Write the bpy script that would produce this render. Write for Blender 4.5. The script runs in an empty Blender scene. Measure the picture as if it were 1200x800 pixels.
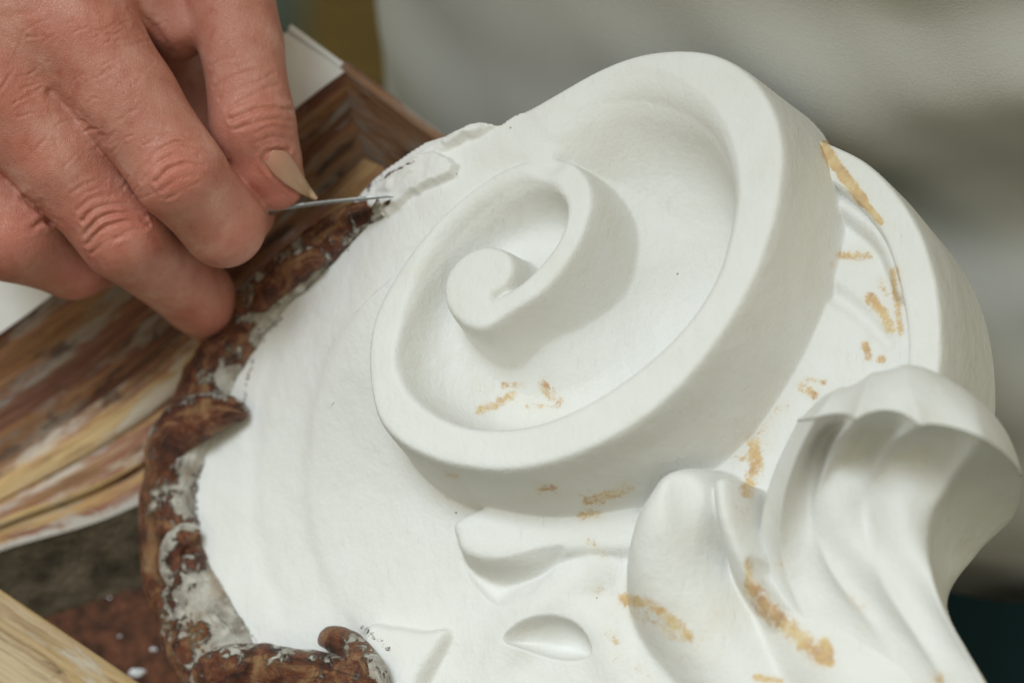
import bpy, bmesh, math, random
import numpy as np
from mathutils import Vector, Matrix

random.seed(4)
rng = np.random.default_rng(7)
sc = bpy.context.scene
COL = sc.collection

# ------------------------------------------------------------------ units
# The piece is laid out in bench millimetre-fifths (1 unit = 0.2 mm): x right, y away/up, z towards the eye,
# then turned into the room (z up) and scaled to metres.
PX = 0.0002
DIST = 3750.0
ROT = Matrix.Rotation(math.radians(50), 3, 'X')
ROTN = np.array(ROT)
OFF = np.array([0.0, 0.0, 1.0])
UPS = ROTN.T @ np.array([0, 0, 1.0])          # room "up" in bench units

def W(p):
    p = np.asarray(p, float)
    return p @ ROTN.T * PX + OFF

def at(px, py, z):
    px = np.asarray(px, float); py = np.asarray(py, float); z = np.asarray(z, float)
    f = (DIST - z) / DIST
    return np.stack([(px - 600) * f, (400 - py) * f, z + 0 * px], -1)

# ------------------------------------------------------------------ camera
cam = bpy.data.cameras.new('camera')
camo = bpy.data.objects.new('camera', cam); COL.objects.link(camo)
camo.location = W([0, 0, DIST]); camo.rotation_euler = ROT.to_euler()
cam.sensor_width = 36; cam.lens = 36 * DIST / 1200
cam.clip_start = 0.05; cam.clip_end = 60
cam.dof.use_dof = True
cam.dof.focus_distance = (DIST + 20) * PX
cam.dof.aperture_fstop = 7.0
sc.camera = camo

# ------------------------------------------------------------------ light
w = bpy.data.worlds.new('World'); sc.world = w; w.use_nodes = True
w.node_tree.nodes['Background'].inputs[0].default_value = (1.0, 0.94, 0.69, 1)
w.node_tree.nodes['Background'].inputs[1].default_value = 0.48

def area(name, pos, target, size, power, col):
    l = bpy.data.lights.new(name, 'AREA'); l.shape = 'RECTANGLE'; l.size, l.size_y = size
    l.energy = power; l.color = col
    o = bpy.data.objects.new(name, l); COL.objects.link(o)
    p = Vector(W(pos)); t = Vector(W(target))
    o.location = p; o.rotation_euler = (t - p).to_track_quat('-Z', 'Y').to_euler()
    return o
# daylight falling in from a window up on the left: a broad beam whose upper edge grazes the top of the piece
wl_ = bpy.data.lights.new('window_light', 'AREA'); wl_.shape = 'RECTANGLE'; wl_.size, wl_.size_y = 1.7, 1.2
wl_.energy = 5.75; wl_.color = (0.83, 0.945, 1.04); wl_.spread = math.radians(46)
wlo = bpy.data.objects.new('window_light', wl_); COL.objects.link(wlo)
Ld = np.array([-.27, .60, .75]); Ld /= np.linalg.norm(Ld)
Ly = np.array([.22, 1.0, 0]); Ly -= (Ly @ Ld) * Ld; Ly /= np.linalg.norm(Ly); Lx = np.cross(Ly, Ld)
Lc = np.array([60., 230., 0]) + Ld * 7500 - Ly * 3000
mw = Matrix(np.array([ROTN @ Lx, ROTN @ Ly, ROTN @ Ld]).T.tolist()).to_4x4(); mw.translation = Vector(W(Lc))
wlo.matrix_world = mw

sc.view_settings.view_transform = 'Standard'; sc.view_settings.look = 'None'
sc.view_settings.exposure = 0.15; sc.view_settings.gamma = 1
sc.cycles.use_denoising = True
sc.cycles.max_bounces = 8

# ------------------------------------------------------------------ numpy helpers
def cr(pts, n=12, closed=False):
    """Catmull-Rom through rows of any width."""
    P = np.asarray(pts, float)
    if len(P) < 3:
        t = np.linspace(0, 1, n + 1)[:, None]
        return P[0] * (1 - t) + P[-1] * t
    if closed: Q = np.vstack([P[-1], P, P[0], P[1]])
    else: Q = np.vstack([2 * P[0] - P[1], P, 2 * P[-1] - P[-2]])
    out = []
    t = np.linspace(0, 1, n, endpoint=False)[:, None]
    for i in range(1, len(Q) - 2):
        a, b, c, d = Q[i - 1], Q[i], Q[i + 1], Q[i + 2]
        out.append(.5 * (2 * b + (c - a) * t + (2 * a - 5 * b + 4 * c - d) * t ** 2 + (3 * b - a - 3 * c + d) * t ** 3))
    if not closed: out.append(Q[-2][None])
    return np.vstack(out)

def polydist(U, V, L, extra=None):
    """distance of points to polyline L (n,2); with extra (n,k) also those values interpolated at the nearest point"""
    sh = U.shape; u = U.ravel().astype(np.float32); v = V.ravel().astype(np.float32)
    best = np.full(u.shape, 1e9, np.float32)
    ex = None if extra is None else np.zeros((u.size, extra.shape[1]), np.float32)
    for i in range(len(L) - 1):
        a, b = L[i], L[i + 1]; e = b - a; ll = float(e @ e) + 1e-9
        t = np.clip(((u - a[0]) * e[0] + (v - a[1]) * e[1]) / ll, 0, 1)
        d = (u - a[0] - t * e[0]) ** 2 + (v - a[1] - t * e[1]) ** 2
        m = d < best
        best[m] = d[m]
        if ex is not None: ex[m] = extra[i] + t[m, None] * (extra[i + 1] - extra[i])
    best = np.sqrt(best).reshape(sh)
    return best if ex is None else (best, ex.reshape(sh + (extra.shape[1],)))

def inpoly(U, V, L):
    r = np.zeros(U.shape, bool); n = len(L)
    for i in range(n):
        x0, y0 = L[i]; x1, y1 = L[(i + 1) % n]
        if y0 == y1: continue
        c = ((y0 > V) != (y1 > V)) & (U < (x1 - x0) * (V - y0) / (y1 - y0) + x0)
        r ^= c
    return r

def tps(ctrl, lam=1e-6):
    ctrl = np.asarray(ctrl, float); xy = ctrl[:, :2] / 300; f = ctrl[:, 2]; n = len(f)
    def k(r2): return .5 * r2 * np.log(r2 + 1e-12)
    K = k(((xy[:, None] - xy[None]) ** 2).sum(-1)) + lam * np.eye(n)
    Pm = np.c_[np.ones(n), xy]
    A = np.block([[K, Pm], [Pm.T, np.zeros((3, 3))]])
    s = np.linalg.solve(A, np.r_[f, 0, 0, 0])
    def ev(U, V):
        x = U / 300; y = V / 300
        r = s[n] + s[n + 1] * x + s[n + 2] * y
        for i in range(n): r = r + s[i] * k((x - xy[i, 0]) ** 2 + (y - xy[i, 1]) ** 2)
        return r
    return ev

def _h(i, j, k):
    n = (i.astype(np.int64) * 374761393 + j.astype(np.int64) * 668265263 + k.astype(np.int64) * 2147483647 + 1013) & 0xffffffff
    n = ((n ^ (n >> 13)) * 1274126177) & 0xffffffff
    return ((n ^ (n >> 16)) & 0xffff) / 65535.0
def vnoise(P, s, oct=3):
    """value noise, -1..1, feature size s"""
    P = np.asarray(P, float); r = np.zeros(P.shape[:-1]); amp = 1; tot = 0
    for o in range(oct):
        q = P / s + 31.7 * o; i = np.floor(q); f = q - i; f = f * f * (3 - 2 * f); i = i.astype(np.int64)
        v = 0
        for dx in (0, 1):
            for dy in (0, 1):
                for dz in (0, 1):
                    wgt = (f[..., 0] if dx else 1 - f[..., 0]) * (f[..., 1] if dy else 1 - f[..., 1]) * (f[..., 2] if dz else 1 - f[..., 2])
                    v = v + wgt * _h(i[..., 0] + dx, i[..., 1] + dy, i[..., 2] + dz)
        r += amp * (2 * v - 1); tot += amp; amp *= .5; s = s / 2
    return r / tot

def smax(a, b, k): return .5 * (a + b + np.sqrt((a - b) ** 2 + k * k))
def smin(a, b, k): return .5 * (a + b - np.sqrt((a - b) ** 2 + k * k))

# ------------------------------------------------------------------ object helpers
def link(o, parent=None):
    COL.objects.link(o)
    if parent is not None: o.parent = parent
    return o
def root(name, loc, label, cat, group=None):
    o = bpy.data.objects.new(name, None); o.empty_display_size = 0.01
    o.location = loc; COL.objects.link(o); o['label'] = label; o['category'] = cat; o['kind'] = 'thing'
    if group: o['group'] = group
    return o
def wloc(o):
    v = np.zeros(3)
    while o is not None: v += np.array(o.location); o = o.parent
    return v
def mesh(name, verts, faces, mat, parent=None, smooth=True, attrs=None, normals=None, label=None, base=None):
    """verts in bench units"""
    Vw = W(verts) - (wloc(parent) if parent is not None else 0)
    loc = np.zeros(3)
    if parent is None:
        loc = Vw.mean(0) if base is None else np.asarray(base); Vw = Vw - loc
    me = bpy.data.meshes.new(name)
    faces = np.asarray(faces) if not isinstance(faces, list) else faces
    if isinstance(faces, np.ndarray):
        nf, k = faces.shape
        me.vertices.add(len(Vw)); me.vertices.foreach_set('co', Vw.astype(np.float32).ravel())
        me.loops.add(nf * k); me.loops.foreach_set('vertex_index', faces.astype(np.int32).ravel())
        me.polygons.add(nf); me.polygons.foreach_set('loop_start', np.arange(0, nf * k, k, dtype=np.int32))
        me.update(calc_edges=True)
    else:
        me.from_pydata([tuple(v) for v in Vw], [], faces)
    me.validate()
    me.polygons.foreach_set('use_smooth', np.full(len(me.polygons), smooth, bool))
    for an, av in (attrs or {}).items():
        av = np.asarray(av, np.float32)
        if av.ndim == 1:
            a = me.attributes.new(an, 'FLOAT', 'POINT'); a.data.foreach_set('value', av)
        else:
            a = me.attributes.new(an, 'FLOAT_VECTOR', 'POINT'); a.data.foreach_set('vector', av.ravel())
    if normals is not None:
        nn = (normals @ ROTN.T); nn /= np.linalg.norm(nn, axis=1)[:, None] + 1e-9
        me.normals_split_custom_set_from_vertices([tuple(v) for v in nn])
    me.materials.append(mat)
    o = bpy.data.objects.new(name, me); o.location = loc
    link(o, parent)
    if label: o['label'] = label
    return o
def tag(o, label, cat, group=None, kind='thing'):
    o['label'] = label; o['category'] = cat; o['kind'] = kind
    if group: o['group'] = group
    return o
def gridfaces(n, m, wrap=False):
    """n rows of m points"""
    i, j = np.meshgrid(np.arange(n - 1), np.arange(m if wrap else m - 1), indexing='ij')
    j2 = (j + 1) % m
    return np.stack([i * m + j, i * m + j2, (i + 1) * m + j2, (i + 1) * m + j], -1).reshape(-1, 4)

# ------------------------------------------------------------------ materials
def newmat(name):
    m = bpy.data.materials.new(name); m.use_nodes = True
    nt = m.node_tree; b = nt.nodes['Principled BSDF']
    return m, nt, b
def N(nt, t, **k):
    n = nt.nodes.new(t)
    for a, v in k.items():
        if a in n.inputs: n.inputs[a].default_value = v
        else: setattr(n, a, v)
    return n
def noise(nt, vec, scale, detail=4, rough=.55, dist=0):
    n = N(nt, 'ShaderNodeTexNoise'); n.inputs['Scale'].default_value = scale; n.inputs['Detail'].default_value = detail
    n.inputs['Roughness'].default_value = rough; n.inputs['Distortion'].default_value = dist
    if vec is not None: nt.links.new(vec, n.inputs['Vector'])
    return n.outputs['Fac']
def ramp(nt, fac, stops, interp='LINEAR'):
    r = N(nt, 'ShaderNodeValToRGB'); r.color_ramp.interpolation = interp
    e = r.color_ramp.elements
    while len(e) < len(stops): e.new(.5)
    for x, (p, c) in zip(e, stops):
        x.position = p; x.color = (*c, 1) if len(c) == 3 else c
    nt.links.new(fac, r.inputs['Fac']); return r.outputs['Color']
def mix(nt, fac, a, b, typ='MIX'):
    m = N(nt, 'ShaderNodeMix', data_type='RGBA', blend_type=typ)
    for s, v in ((0, fac), (6, a), (7, b)):
        if isinstance(v, (int, float)): m.inputs[s].default_value = v
        elif isinstance(v, tuple): m.inputs[s].default_value = (*v, 1)
        else: nt.links.new(v, m.inputs[s])
    return m.outputs[2]
def mth(nt, op, a, b=0.0, clamp=False):
    m = N(nt, 'ShaderNodeMath', operation=op, use_clamp=clamp)
    for s, v in ((0, a), (1, b)):
        if isinstance(v, (int, float)): m.inputs[s].default_value = v
        else: nt.links.new(v, m.inputs[s])
    return m.outputs[0]
def bump(nt, b, h, strength, dist, prev=None):
    n = N(nt, 'ShaderNodeBump'); n.inputs['Strength'].default_value = strength; n.inputs['Distance'].default_value = dist
    nt.links.new(h, n.inputs['Height'])
    if prev is not None: nt.links.new(prev, n.inputs['Normal'])
    nt.links.new(n.outputs[0], b.inputs['Normal']); return n.outputs[0]
def attr(nt, name): 
    return N(nt, 'ShaderNodeAttribute', attribute_name=name)
def geo(nt): return N(nt, 'ShaderNodeNewGeometry').outputs['Position']

def mat_plaster():
    m, nt, b = newmat('white_plaster'); p = geo(nt); L = nt.links
    n1 = noise(nt, p, 75, 6, .65); n2 = noise(nt, p, 900, 3)
    c = ramp(nt, n1, [(.3, (.765, .755, .715)), (.7, (.795, .795, .785))])
    st = attr(nt, 'stain').outputs['Fac']
    # ochre shellac rubbed off in flakes
    fl = mth(nt, 'ADD', mth(nt, 'MULTIPLY', noise(nt, p, 330, 4, .6, .8), .5), mth(nt, 'MULTIPLY', noise(nt, p, 1100, 5, .75, .8), .62))
    th = mth(nt, 'ADD', mth(nt, 'MULTIPLY', st, .62), mth(nt, 'SUBTRACT', fl, .975))
    f = mth(nt, 'MULTIPLY', th, 6, True)
    hue = ramp(nt, noise(nt, p, 170, 5, .7), [(.36, (.42, .16, .025)), (.5, (.60, .34, .06)), (.62, (.70, .53, .24))])
    c = mix(nt, mth(nt, 'MULTIPLY', f, .82), c, hue)
    # faint yellow halo
    c = mix(nt, mth(nt, 'MULTIPLY', mth(nt, 'POWER', st, 2), .30, True), c, (.68, .54, .33))
    dt = attr(nt, 'dirt').outputs['Fac']
    fd = mth(nt, 'MULTIPLY', mth(nt, 'ADD', mth(nt, 'MULTIPLY', dt, .62), mth(nt, 'SUBTRACT', fl, 1.075)), 14, True)
    c = mix(nt, fd, c, ramp(nt, noise(nt, p, 500, 3), [(.4, (.035, .016, .010)), (.6, (.15, .06, .03))]))
    # pin specks of dirt
    sp = N(nt, 'ShaderNodeTexVoronoi'); sp.inputs['Scale'].default_value = 150; L.new(p, sp.inputs['Vector'])
    spd = mth(nt, 'LESS_THAN', mth(nt, 'ADD', sp.outputs['Distance'], mth(nt, 'MULTIPLY', n2, .05)), .07)
    keep = mth(nt, 'GREATER_THAN', N(nt, 'ShaderNodeSeparateColor').outputs[0], .5)
    sep = nt.nodes[-1] if False else None
    s2 = N(nt, 'ShaderNodeSeparateColor'); L.new(sp.outputs['Color'], s2.inputs[0])
    keep = mth(nt, 'GREATER_THAN', s2.outputs[0], .93)
    c = mix(nt, mth(nt, 'MULTIPLY', mth(nt, 'MULTIPLY', spd, keep), .75), c, (.22, .16, .11))
    L.new(c, b.inputs['Base Color'])
    b.inputs['Roughness'].default_value = .62; b.inputs['Specular IOR Level'].default_value = .35
    # chisel marks and soft handling dents
    mp = N(nt, 'ShaderNodeMapping'); mp.inputs['Rotation'].default_value = (.3, .2, .7); mp.inputs['Scale'].default_value = (1, .25, .6); L.new(p, mp.inputs[0])
    n3 = noise(nt, mp.outputs[0], 260, 3)
    h = mth(nt, 'ADD', mth(nt, 'MULTIPLY', n2, .25), mth(nt, 'ADD', mth(nt, 'MULTIPLY', n3, .45), mth(nt, 'MULTIPLY', noise(nt, p, 90, 2), .8)))
    for rot, off in (((.2, .3, .5), 0.), ((.5, -.2, 2.1), 3.)):
        m2 = N(nt, 'ShaderNodeMapping'); m2.inputs['Rotation'].default_value = rot; m2.inputs['Scale'].default_value = (1, .05, .25); m2.inputs['Location'].default_value = (off, off, 0); L.new(p, m2.inputs[0])
        scr = mth(nt, 'MULTIPLY', mth(nt, 'SUBTRACT', noise(nt, m2.outputs[0], 1100, 3, .6), .63), 9, True)
        zone = mth(nt, 'MULTIPLY', mth(nt, 'SUBTRACT', noise(nt, p, 45 + off * 4, 2), .44), 6, True)
        h = mth(nt, 'SUBTRACT', h, mth(nt, 'MULTIPLY', mth(nt, 'MULTIPLY', scr, zone), .16))
    h = mth(nt, 'SUBTRACT', h, mth(nt, 'MULTIPLY', mth(nt, 'MULTIPLY', spd, keep), .5))
    bump(nt, b, h, .55, .0012)
    return m
def mat_rim():
    m, nt, b = newmat('shellac_and_plaster'); p = geo(nt); L = nt.links
    brown = ramp(nt, noise(nt, p, 150, 6, .65, .5), [(.30, (.016, .006, .004)), (.42, (.085, .024, .012)), (.52, (.165, .05, .022)), (.62, (.31, .155, .07)), (.75, (.38, .27, .16))])
    lav = ramp(nt, noise(nt, p, 170, 4), [(.4, (.36, .32, .27)), (.6, (.66, .63, .56))])
    wm = attr(nt, 'wear').outputs['Fac']
    n = noise(nt, p, 240, 7, .7, .5)
    t = mth(nt, 'ADD', mth(nt, 'MULTIPLY', wm, .38), mth(nt, 'SUBTRACT', n, .69))
    f = mth(nt, 'MULTIPLY', t, 16, True)
    c = mix(nt, f, brown, lav)
    wv_ = N(nt, 'ShaderNodeMapping'); wv_.inputs['Scale'].default_value = (.012, .075, 1); L.new(attr(nt, 'wc').outputs['Vector'], wv_.inputs[0])
    stn = noise(nt, wv_.outputs[0], 1, 5, .62, .8)
    c = mix(nt, mth(nt, 'MULTIPLY', mth(nt, 'MULTIPLY', mth(nt, 'SUBTRACT', stn, .53), 8, True), .55), c, (.36, .21, .095))
    c = mix(nt, mth(nt, 'MULTIPLY', mth(nt, 'MULTIPLY', mth(nt, 'SUBTRACT', .44, stn), 8, True), .85), c, (.05, .016, .008))
    n2 = noise(nt, p, 480, 6, .75, .5)
    f2 = mth(nt, 'MULTIPLY', mth(nt, 'ADD', mth(nt, 'SUBTRACT', n2, .70), mth(nt, 'MULTIPLY', wm, .13)), 14, True)
    c = mix(nt, f2, c, (.68, .65, .59))
    L.new(c, b.inputs['Base Color'])
    rr = mth(nt, 'ADD', .20, mth(nt, 'MULTIPLY', mth(nt, 'MAXIMUM', f, f2), .4)); L.new(rr, b.inputs['Roughness'])
    h = mth(nt, 'ADD', mth(nt, 'MULTIPLY', n, .7), mth(nt, 'ADD', mth(nt, 'MULTIPLY', n2, .35), mth(nt, 'MULTIPLY', mth(nt, 'MAXIMUM', f, f2), .3)))
    bump(nt, b, h, 1.0, .0026)
    return m
def mat_wood(name, tone=1.0, white=0.0, dark=0.0, tint=None):
    m, nt, b = newmat(name); L = nt.links; t = tone; p = geo(nt)
    v = attr(nt, 'wc').outputs['Vector']
    wob = N(nt, 'ShaderNodeTexNoise'); wob.inputs['Scale'].default_value = .012; wob.inputs['Detail'].default_value = 3; L.new(v, wob.inputs['Vector'])
    ws = N(nt, 'ShaderNodeVectorMath', operation='SCALE'); ws.inputs['Scale'].default_value = 9; L.new(wob.outputs['Color'], ws.inputs[0])
    va = N(nt, 'ShaderNodeVectorMath', operation='ADD'); L.new(v, va.inputs[0]); L.new(ws.outputs[0], va.inputs[1]); v = va.outputs[0]
    def sv(s, o=0):
        mp = N(nt, 'ShaderNodeMapping'); mp.inputs['Scale'].default_value = s; mp.inputs['Location'].default_value = (o, o, o); L.new(v, mp.inputs[0]); return mp.outputs[0]
    band = noise(nt, sv((.0016, .020, .02)), 1, 3, .5)
    fine = noise(nt, sv((.006, .16, .15)), 1, 6, .68, .2)
    pore = noise(nt, sv((.02, .5, .5)), 1, 4, .7)
    col = ramp(nt, mth(nt, 'ADD', mth(nt, 'MULTIPLY', band, .8), mth(nt, 'MULTIPLY', fine, .2)), [(.34, (.075 * t, .035 * t, .018 * t)), (.42, (.20 * t, .10 * t, .04 * t)), (.465, (.17 * t, .055 * t, .04 * t)), (.49, (.31 * t, .175 * t, .07 * t)), (.55, (.38 * t, .26 * t, .115 * t)), (.60, (.29 * t, .20 * t, .115 * t)), (.66, (.40 * t, .31 * t, .19 * t))])
    col = mix(nt, mth(nt, 'MULTIPLY', mth(nt, 'MULTIPLY', mth(nt, 'SUBTRACT', fine, .50), 6, True), .55), col, (.44 * t, .34 * t, .21 * t))
    col = mix(nt, mth(nt, 'MULTIPLY', mth(nt, 'MULTIPLY', mth(nt, 'SUBTRACT', .47, fine), 7, True), .6), col, (.10, .05, .028))
    if tint: col = mix(nt, 1.0, col, tint, 'MULTIPLY')
    # scraped grey-white paint left in patches along the grain
    pat = mth(nt, 'ADD', mth(nt, 'MULTIPLY', noise(nt, sv((.007, .03, .03), 7), 1, 5, .65), .7), mth(nt, 'MULTIPLY', noise(nt, sv((.03, .3, .3), 3), 1, 5, .75), .3))
    pf = mth(nt, 'MULTIPLY', mth(nt, 'SUBTRACT', pat, .535 - white), 16, True)
    col = mix(nt, mth(nt, 'MULTIPLY', pf, .72), col, (.40 * t, .36 * t, .31 * t))
    # dark grime patches
    dk = mth(nt, 'MULTIPLY', mth(nt, 'SUBTRACT', noise(nt, sv((.010, .03, .03), 21), 1, 6, .68, .5), .575 - dark), 12, True)
    col = mix(nt, mth(nt, 'MULTIPLY', dk, .8), col, (.045, .02, .013))
    # chalk specks
    chalk = mth(nt, 'MULTIPLY', mth(nt, 'SUBTRACT', noise(nt, p, 420, 6, .8), .665 - white * .3), 22, True)
    col = mix(nt, mth(nt, 'MULTIPLY', chalk, .8), col, (.62, .59, .54))
    ed = attr(nt, 'edge').outputs['Fac']
    ef = mth(nt, 'MULTIPLY', mth(nt, 'ADD', mth(nt, 'MULTIPLY', ed, .6), mth(nt, 'SUBTRACT', noise(nt, p, 260, 5, .7), .82)), 12, True)
    col = mix(nt, mth(nt, 'MULTIPLY', ef, .85), col, (.60, .56, .50))
    L.new(col, b.inputs['Base Color'])
    L.new(mth(nt, 'ADD', .36, mth(nt, 'MULTIPLY', mth(nt, 'MAXIMUM', pf, chalk), .3)), b.inputs['Roughness'])
    h = mth(nt, 'ADD', mth(nt, 'MULTIPLY', fine, .7), mth(nt, 'ADD', mth(nt, 'MULTIPLY', pore, .35), mth(nt, 'MULTIPLY', mth(nt, 'MAXIMUM', pf, chalk), .12)))
    bump(nt, b, h, .65, .0014)
    return m
def mat_simple(name, col, rough=.6, var=.12, scale=80, bs=.2, bd=.001, spec=.4, metal=0):
    m, nt, b = newmat(name); p = geo(nt)
    c = ramp(nt, noise(nt, p, scale, 4), [(.3, tuple(x * (1 - var) for x in col)), (.7, tuple(min(1, x * (1 + var)) for x in col))])
    nt.links.new(c, b.inputs['Base Color']); b.inputs['Roughness'].default_value = rough
    b.inputs['Specular IOR Level'].default_value = spec; b.inputs['Metallic'].default_value = metal
    if bs: bump(nt, b, noise(nt, p, scale * 4, 4), bs, bd)
    return m
def mat_cloth(name, col):
    m, nt, b = newmat(name); p = geo(nt)
    c = ramp(nt, noise(nt, p, 14, 3), [(.3, tuple(x * .9 for x in col)), (.7, col)])
    nt.links.new(c, b.inputs['Base Color']); b.inputs['Roughness'].default_value = .9; b.inputs['Specular IOR Level'].default_value = .15
    bump(nt, b, noise(nt, p, 1500, 2), .25, .0006)
    return m
def mat_skin():
    m, nt, b = newmat('skin'); p = geo(nt); L = nt.links
    red = attr(nt, 'red').outputs['Fac']
    base = ramp(nt, noise(nt, p, 130, 5, .65), [(.3, (.41, .13, .093)), (.42, (.48, .19, .135)), (.55, (.52, .23, .168)), (.68, (.60, .33, .25))])
    c = mix(nt, mth(nt, 'MULTIPLY', red, .7, True), base, (.53, .135, .095))
    blot = ramp(nt, noise(nt, p, 260, 3), [(.55, (0, 0, 0)), (.68, (1, 1, 1))])
    c = mix(nt, mth(nt, 'MULTIPLY', blot, .4), c, (.48, .15, .12))
    # white dust caught in the skin
    du = mth(nt, 'MULTIPLY', mth(nt, 'SUBTRACT', mth(nt, 'ADD', noise(nt, p, 700, 5, .75), mth(nt, 'MULTIPLY', attr(nt, 'dust').outputs['Fac'], .16)), .70), 9, True)
    c = mix(nt, mth(nt, 'MULTIPLY', du, .45), c, (.72, .66, .60))
    L.new(c, b.inputs['Base Color'])
    b.inputs['Roughness'].default_value = .42; b.inputs['Specular IOR Level'].default_value = .38
    b.inputs['Subsurface Weight'].default_value = .18; b.inputs['Subsurface Radius'].default_value = (1, .35, .2); b.inputs['Subsurface Scale'].default_value = .0022
    vo = N(nt, 'ShaderNodeTexVoronoi', feature='DISTANCE_TO_EDGE'); vo.inputs['Scale'].default_value = 1500
    mp = N(nt, 'ShaderNodeMapping'); mp.inputs['Rotation'].default_value = (.2, .5, .9); mp.inputs['Scale'].default_value = (1, .55, .8); L.new(p, mp.inputs[0])
    dn = N(nt, 'ShaderNodeVectorMath', operation='ADD'); L.new(mp.outputs[0], dn.inputs[0])
    nz = N(nt, 'ShaderNodeTexNoise'); nz.inputs['Scale'].default_value = 500; L.new(p, nz.inputs['Vector'])
    ms = N(nt, 'ShaderNodeVectorMath', operation='SCALE'); ms.inputs['Scale'].default_value = .0009; L.new(nz.outputs['Color'], ms.inputs[0]); L.new(ms.outputs[0], dn.inputs[1])
    L.new(dn.outputs[0], vo.inputs['Vector'])
    cell = mth(nt, 'MULTIPLY', mth(nt, 'MINIMUM', vo.outputs['Distance'], .12), 6)
    mp2 = N(nt, 'ShaderNodeMapping'); mp2.inputs['Rotation'].default_value = (0, 0, -.75); mp2.inputs['Scale'].default_value = (1, .28, .6); L.new(p, mp2.inputs[0])
    fine = noise(nt, mp2.outputs[0], 750, 4, .6)
    h = mth(nt, 'ADD', mth(nt, 'MULTIPLY', cell, .35), mth(nt, 'ADD', mth(nt, 'MULTIPLY', fine, .8), mth(nt, 'MULTIPLY', noise(nt, p, 220, 3), .5)))
    bump(nt, b, h, .36, .0010)
    return m

M_PL = mat_plaster(); M_RIM = mat_rim(); M_SKIN = mat_skin()
M_WOOD = mat_wood('streaked_wood', 1.7, .03); M_WOODD = mat_wood('dirty_wood', .62, .01, .05); M_DARK = mat_wood('purple_brown_wood', .8, .03, .02, (1.0, .70, .62))
M_PLANK = mat_wood('ochre_plank', 1.4, -.02, -.04)
M_GREY = mat_simple('grimy_grey_side', (.17, .135, .095), .55, .6, 120, .6, .0015)
M_WHITE = mat_simple('white_gesso', (.84, .83, .81), .55, .06, 60)
M_RED = mat_simple('red_brown_dust', (.13, .045, .02), .6, .7, 260, .6, .002)
M_NAIL, _nt, _b = newmat('nail')
_nt.links.new(mix(_nt, mth(_nt, 'MULTIPLY', noise(_nt, geo(_nt), 500, 3), .35), mix(_nt, attr(_nt, 'tip').outputs['Fac'], (.48, .235, .16), (.53, .37, .23)), (.42, .22, .15)), _b.inputs['Base Color'])
_b.inputs['Roughness'].default_value = .3; bump(_nt, _b, noise(_nt, geo(_nt), 900, 3), .15, .0003)
M_STEEL = mat_simple('steel', (.26, .26, .25), .42, .2, 300, .1, .0003, .5, 1)
M_SHIRT = mat_cloth('white_cotton', (.54, .53, .485)); M_TROUSER = mat_cloth('dark_teal_cloth', (.012, .035, .042))

# ================================================================== SETTING
def on_floor(px, py, zf=0.0):
    """room point where the sight line through a picture point meets the height zf (used to place far things)"""
    c = W([0, 0, DIST]); d = W(at(px, py, 0)) - c
    return c + d * (zf - c[2]) / d[2]
me = bpy.data.meshes.new('floor'); S_ = 12
me.from_pydata([(-S_, -S_, 0), (S_, -S_, 0), (S_, S_, 0), (-S_, S_, 0)], [], [(0, 1, 2, 3)])
me.materials.append(mat_simple('dark_green_floor', (.05, .075, .07), .7, .6, 6, .1, .002))
fl = bpy.data.objects.new('floor', me); COL.objects.link(fl); fl['kind'] = 'structure'

# a timber crate far behind, on the floor
cp = on_floor(462, 70); KS = .30
cr_root = root('wooden_crate', tuple(cp), 'blurred ochre wooden crate on the dark floor behind the white shirt', 'crate')
M_OCH = mat_simple('ochre_timber', (.27, .19, .07), .7, .3, 9)
def wbox(name, c, s, mat, parent, bev=.001):
    bm = bmesh.new(); bmesh.ops.create_cube(bm, size=1)
    for v in bm.verts: v.co = Vector((v.co.x * s[0] + c[0], v.co.y * s[1] + c[1], v.co.z * s[2] + c[2])) * KS
    bmesh.ops.bevel(bm, geom=bm.edges[:], offset=bev, segments=2, affect='EDGES')
    m_ = bpy.data.meshes.new(name); bm.to_mesh(m_); bm.free(); m_.materials.append(mat)
    return link(bpy.data.objects.new(name, m_), parent)
for k in range(4): wbox('slat', (0, -.17, .05 + k * .085), (.44, .018, .075), M_OCH, cr_root)
for k in range(4): wbox('slat', (0, .17, .05 + k * .085), (.44, .018, .075), M_OCH, cr_root)
for s in (-1, 1): wbox('end_panel', (s * .21, 0, .18), (.016, .32, .33), M_OCH, cr_root)
wbox('base', (0, 0, .012), (.40, .32, .018), M_OCH, cr_root)

# ================================================================== PLASTER ORNAMENT (relief over a tilted plate)
n = np.array([-.42, .36, .83]); n /= np.linalg.norm(n)
O = at(600, 330, 0)
ux = np.array([1.0, 0, 0]); ux = ux - (ux @ n) * n; ux /= np.linalg.norm(ux); vx = np.cross(n, ux)
def P(px, py, h):
    px = np.asarray(px, float); py = np.asarray(py, float)
    c = np.array([0, 0, DIST]); d = np.stack([px - 600, 400 - py, 0 * px - DIST], -1)
    t = (h - (c - O) @ n) / (d @ n)
    q = c + d * np.asarray(t)[..., None] - O
    return np.stack([q @ ux, q @ vx], -1)
def S(u, v, h): return O + u[..., None] * ux + v[..., None] * vx + h[..., None] * n

STEP = 1.6
ug = np.arange(-520, 640, STEP); vg = np.arange(-640, 420, STEP)
U, V = np.meshgrid(ug, vg, indexing='ij')

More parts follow.
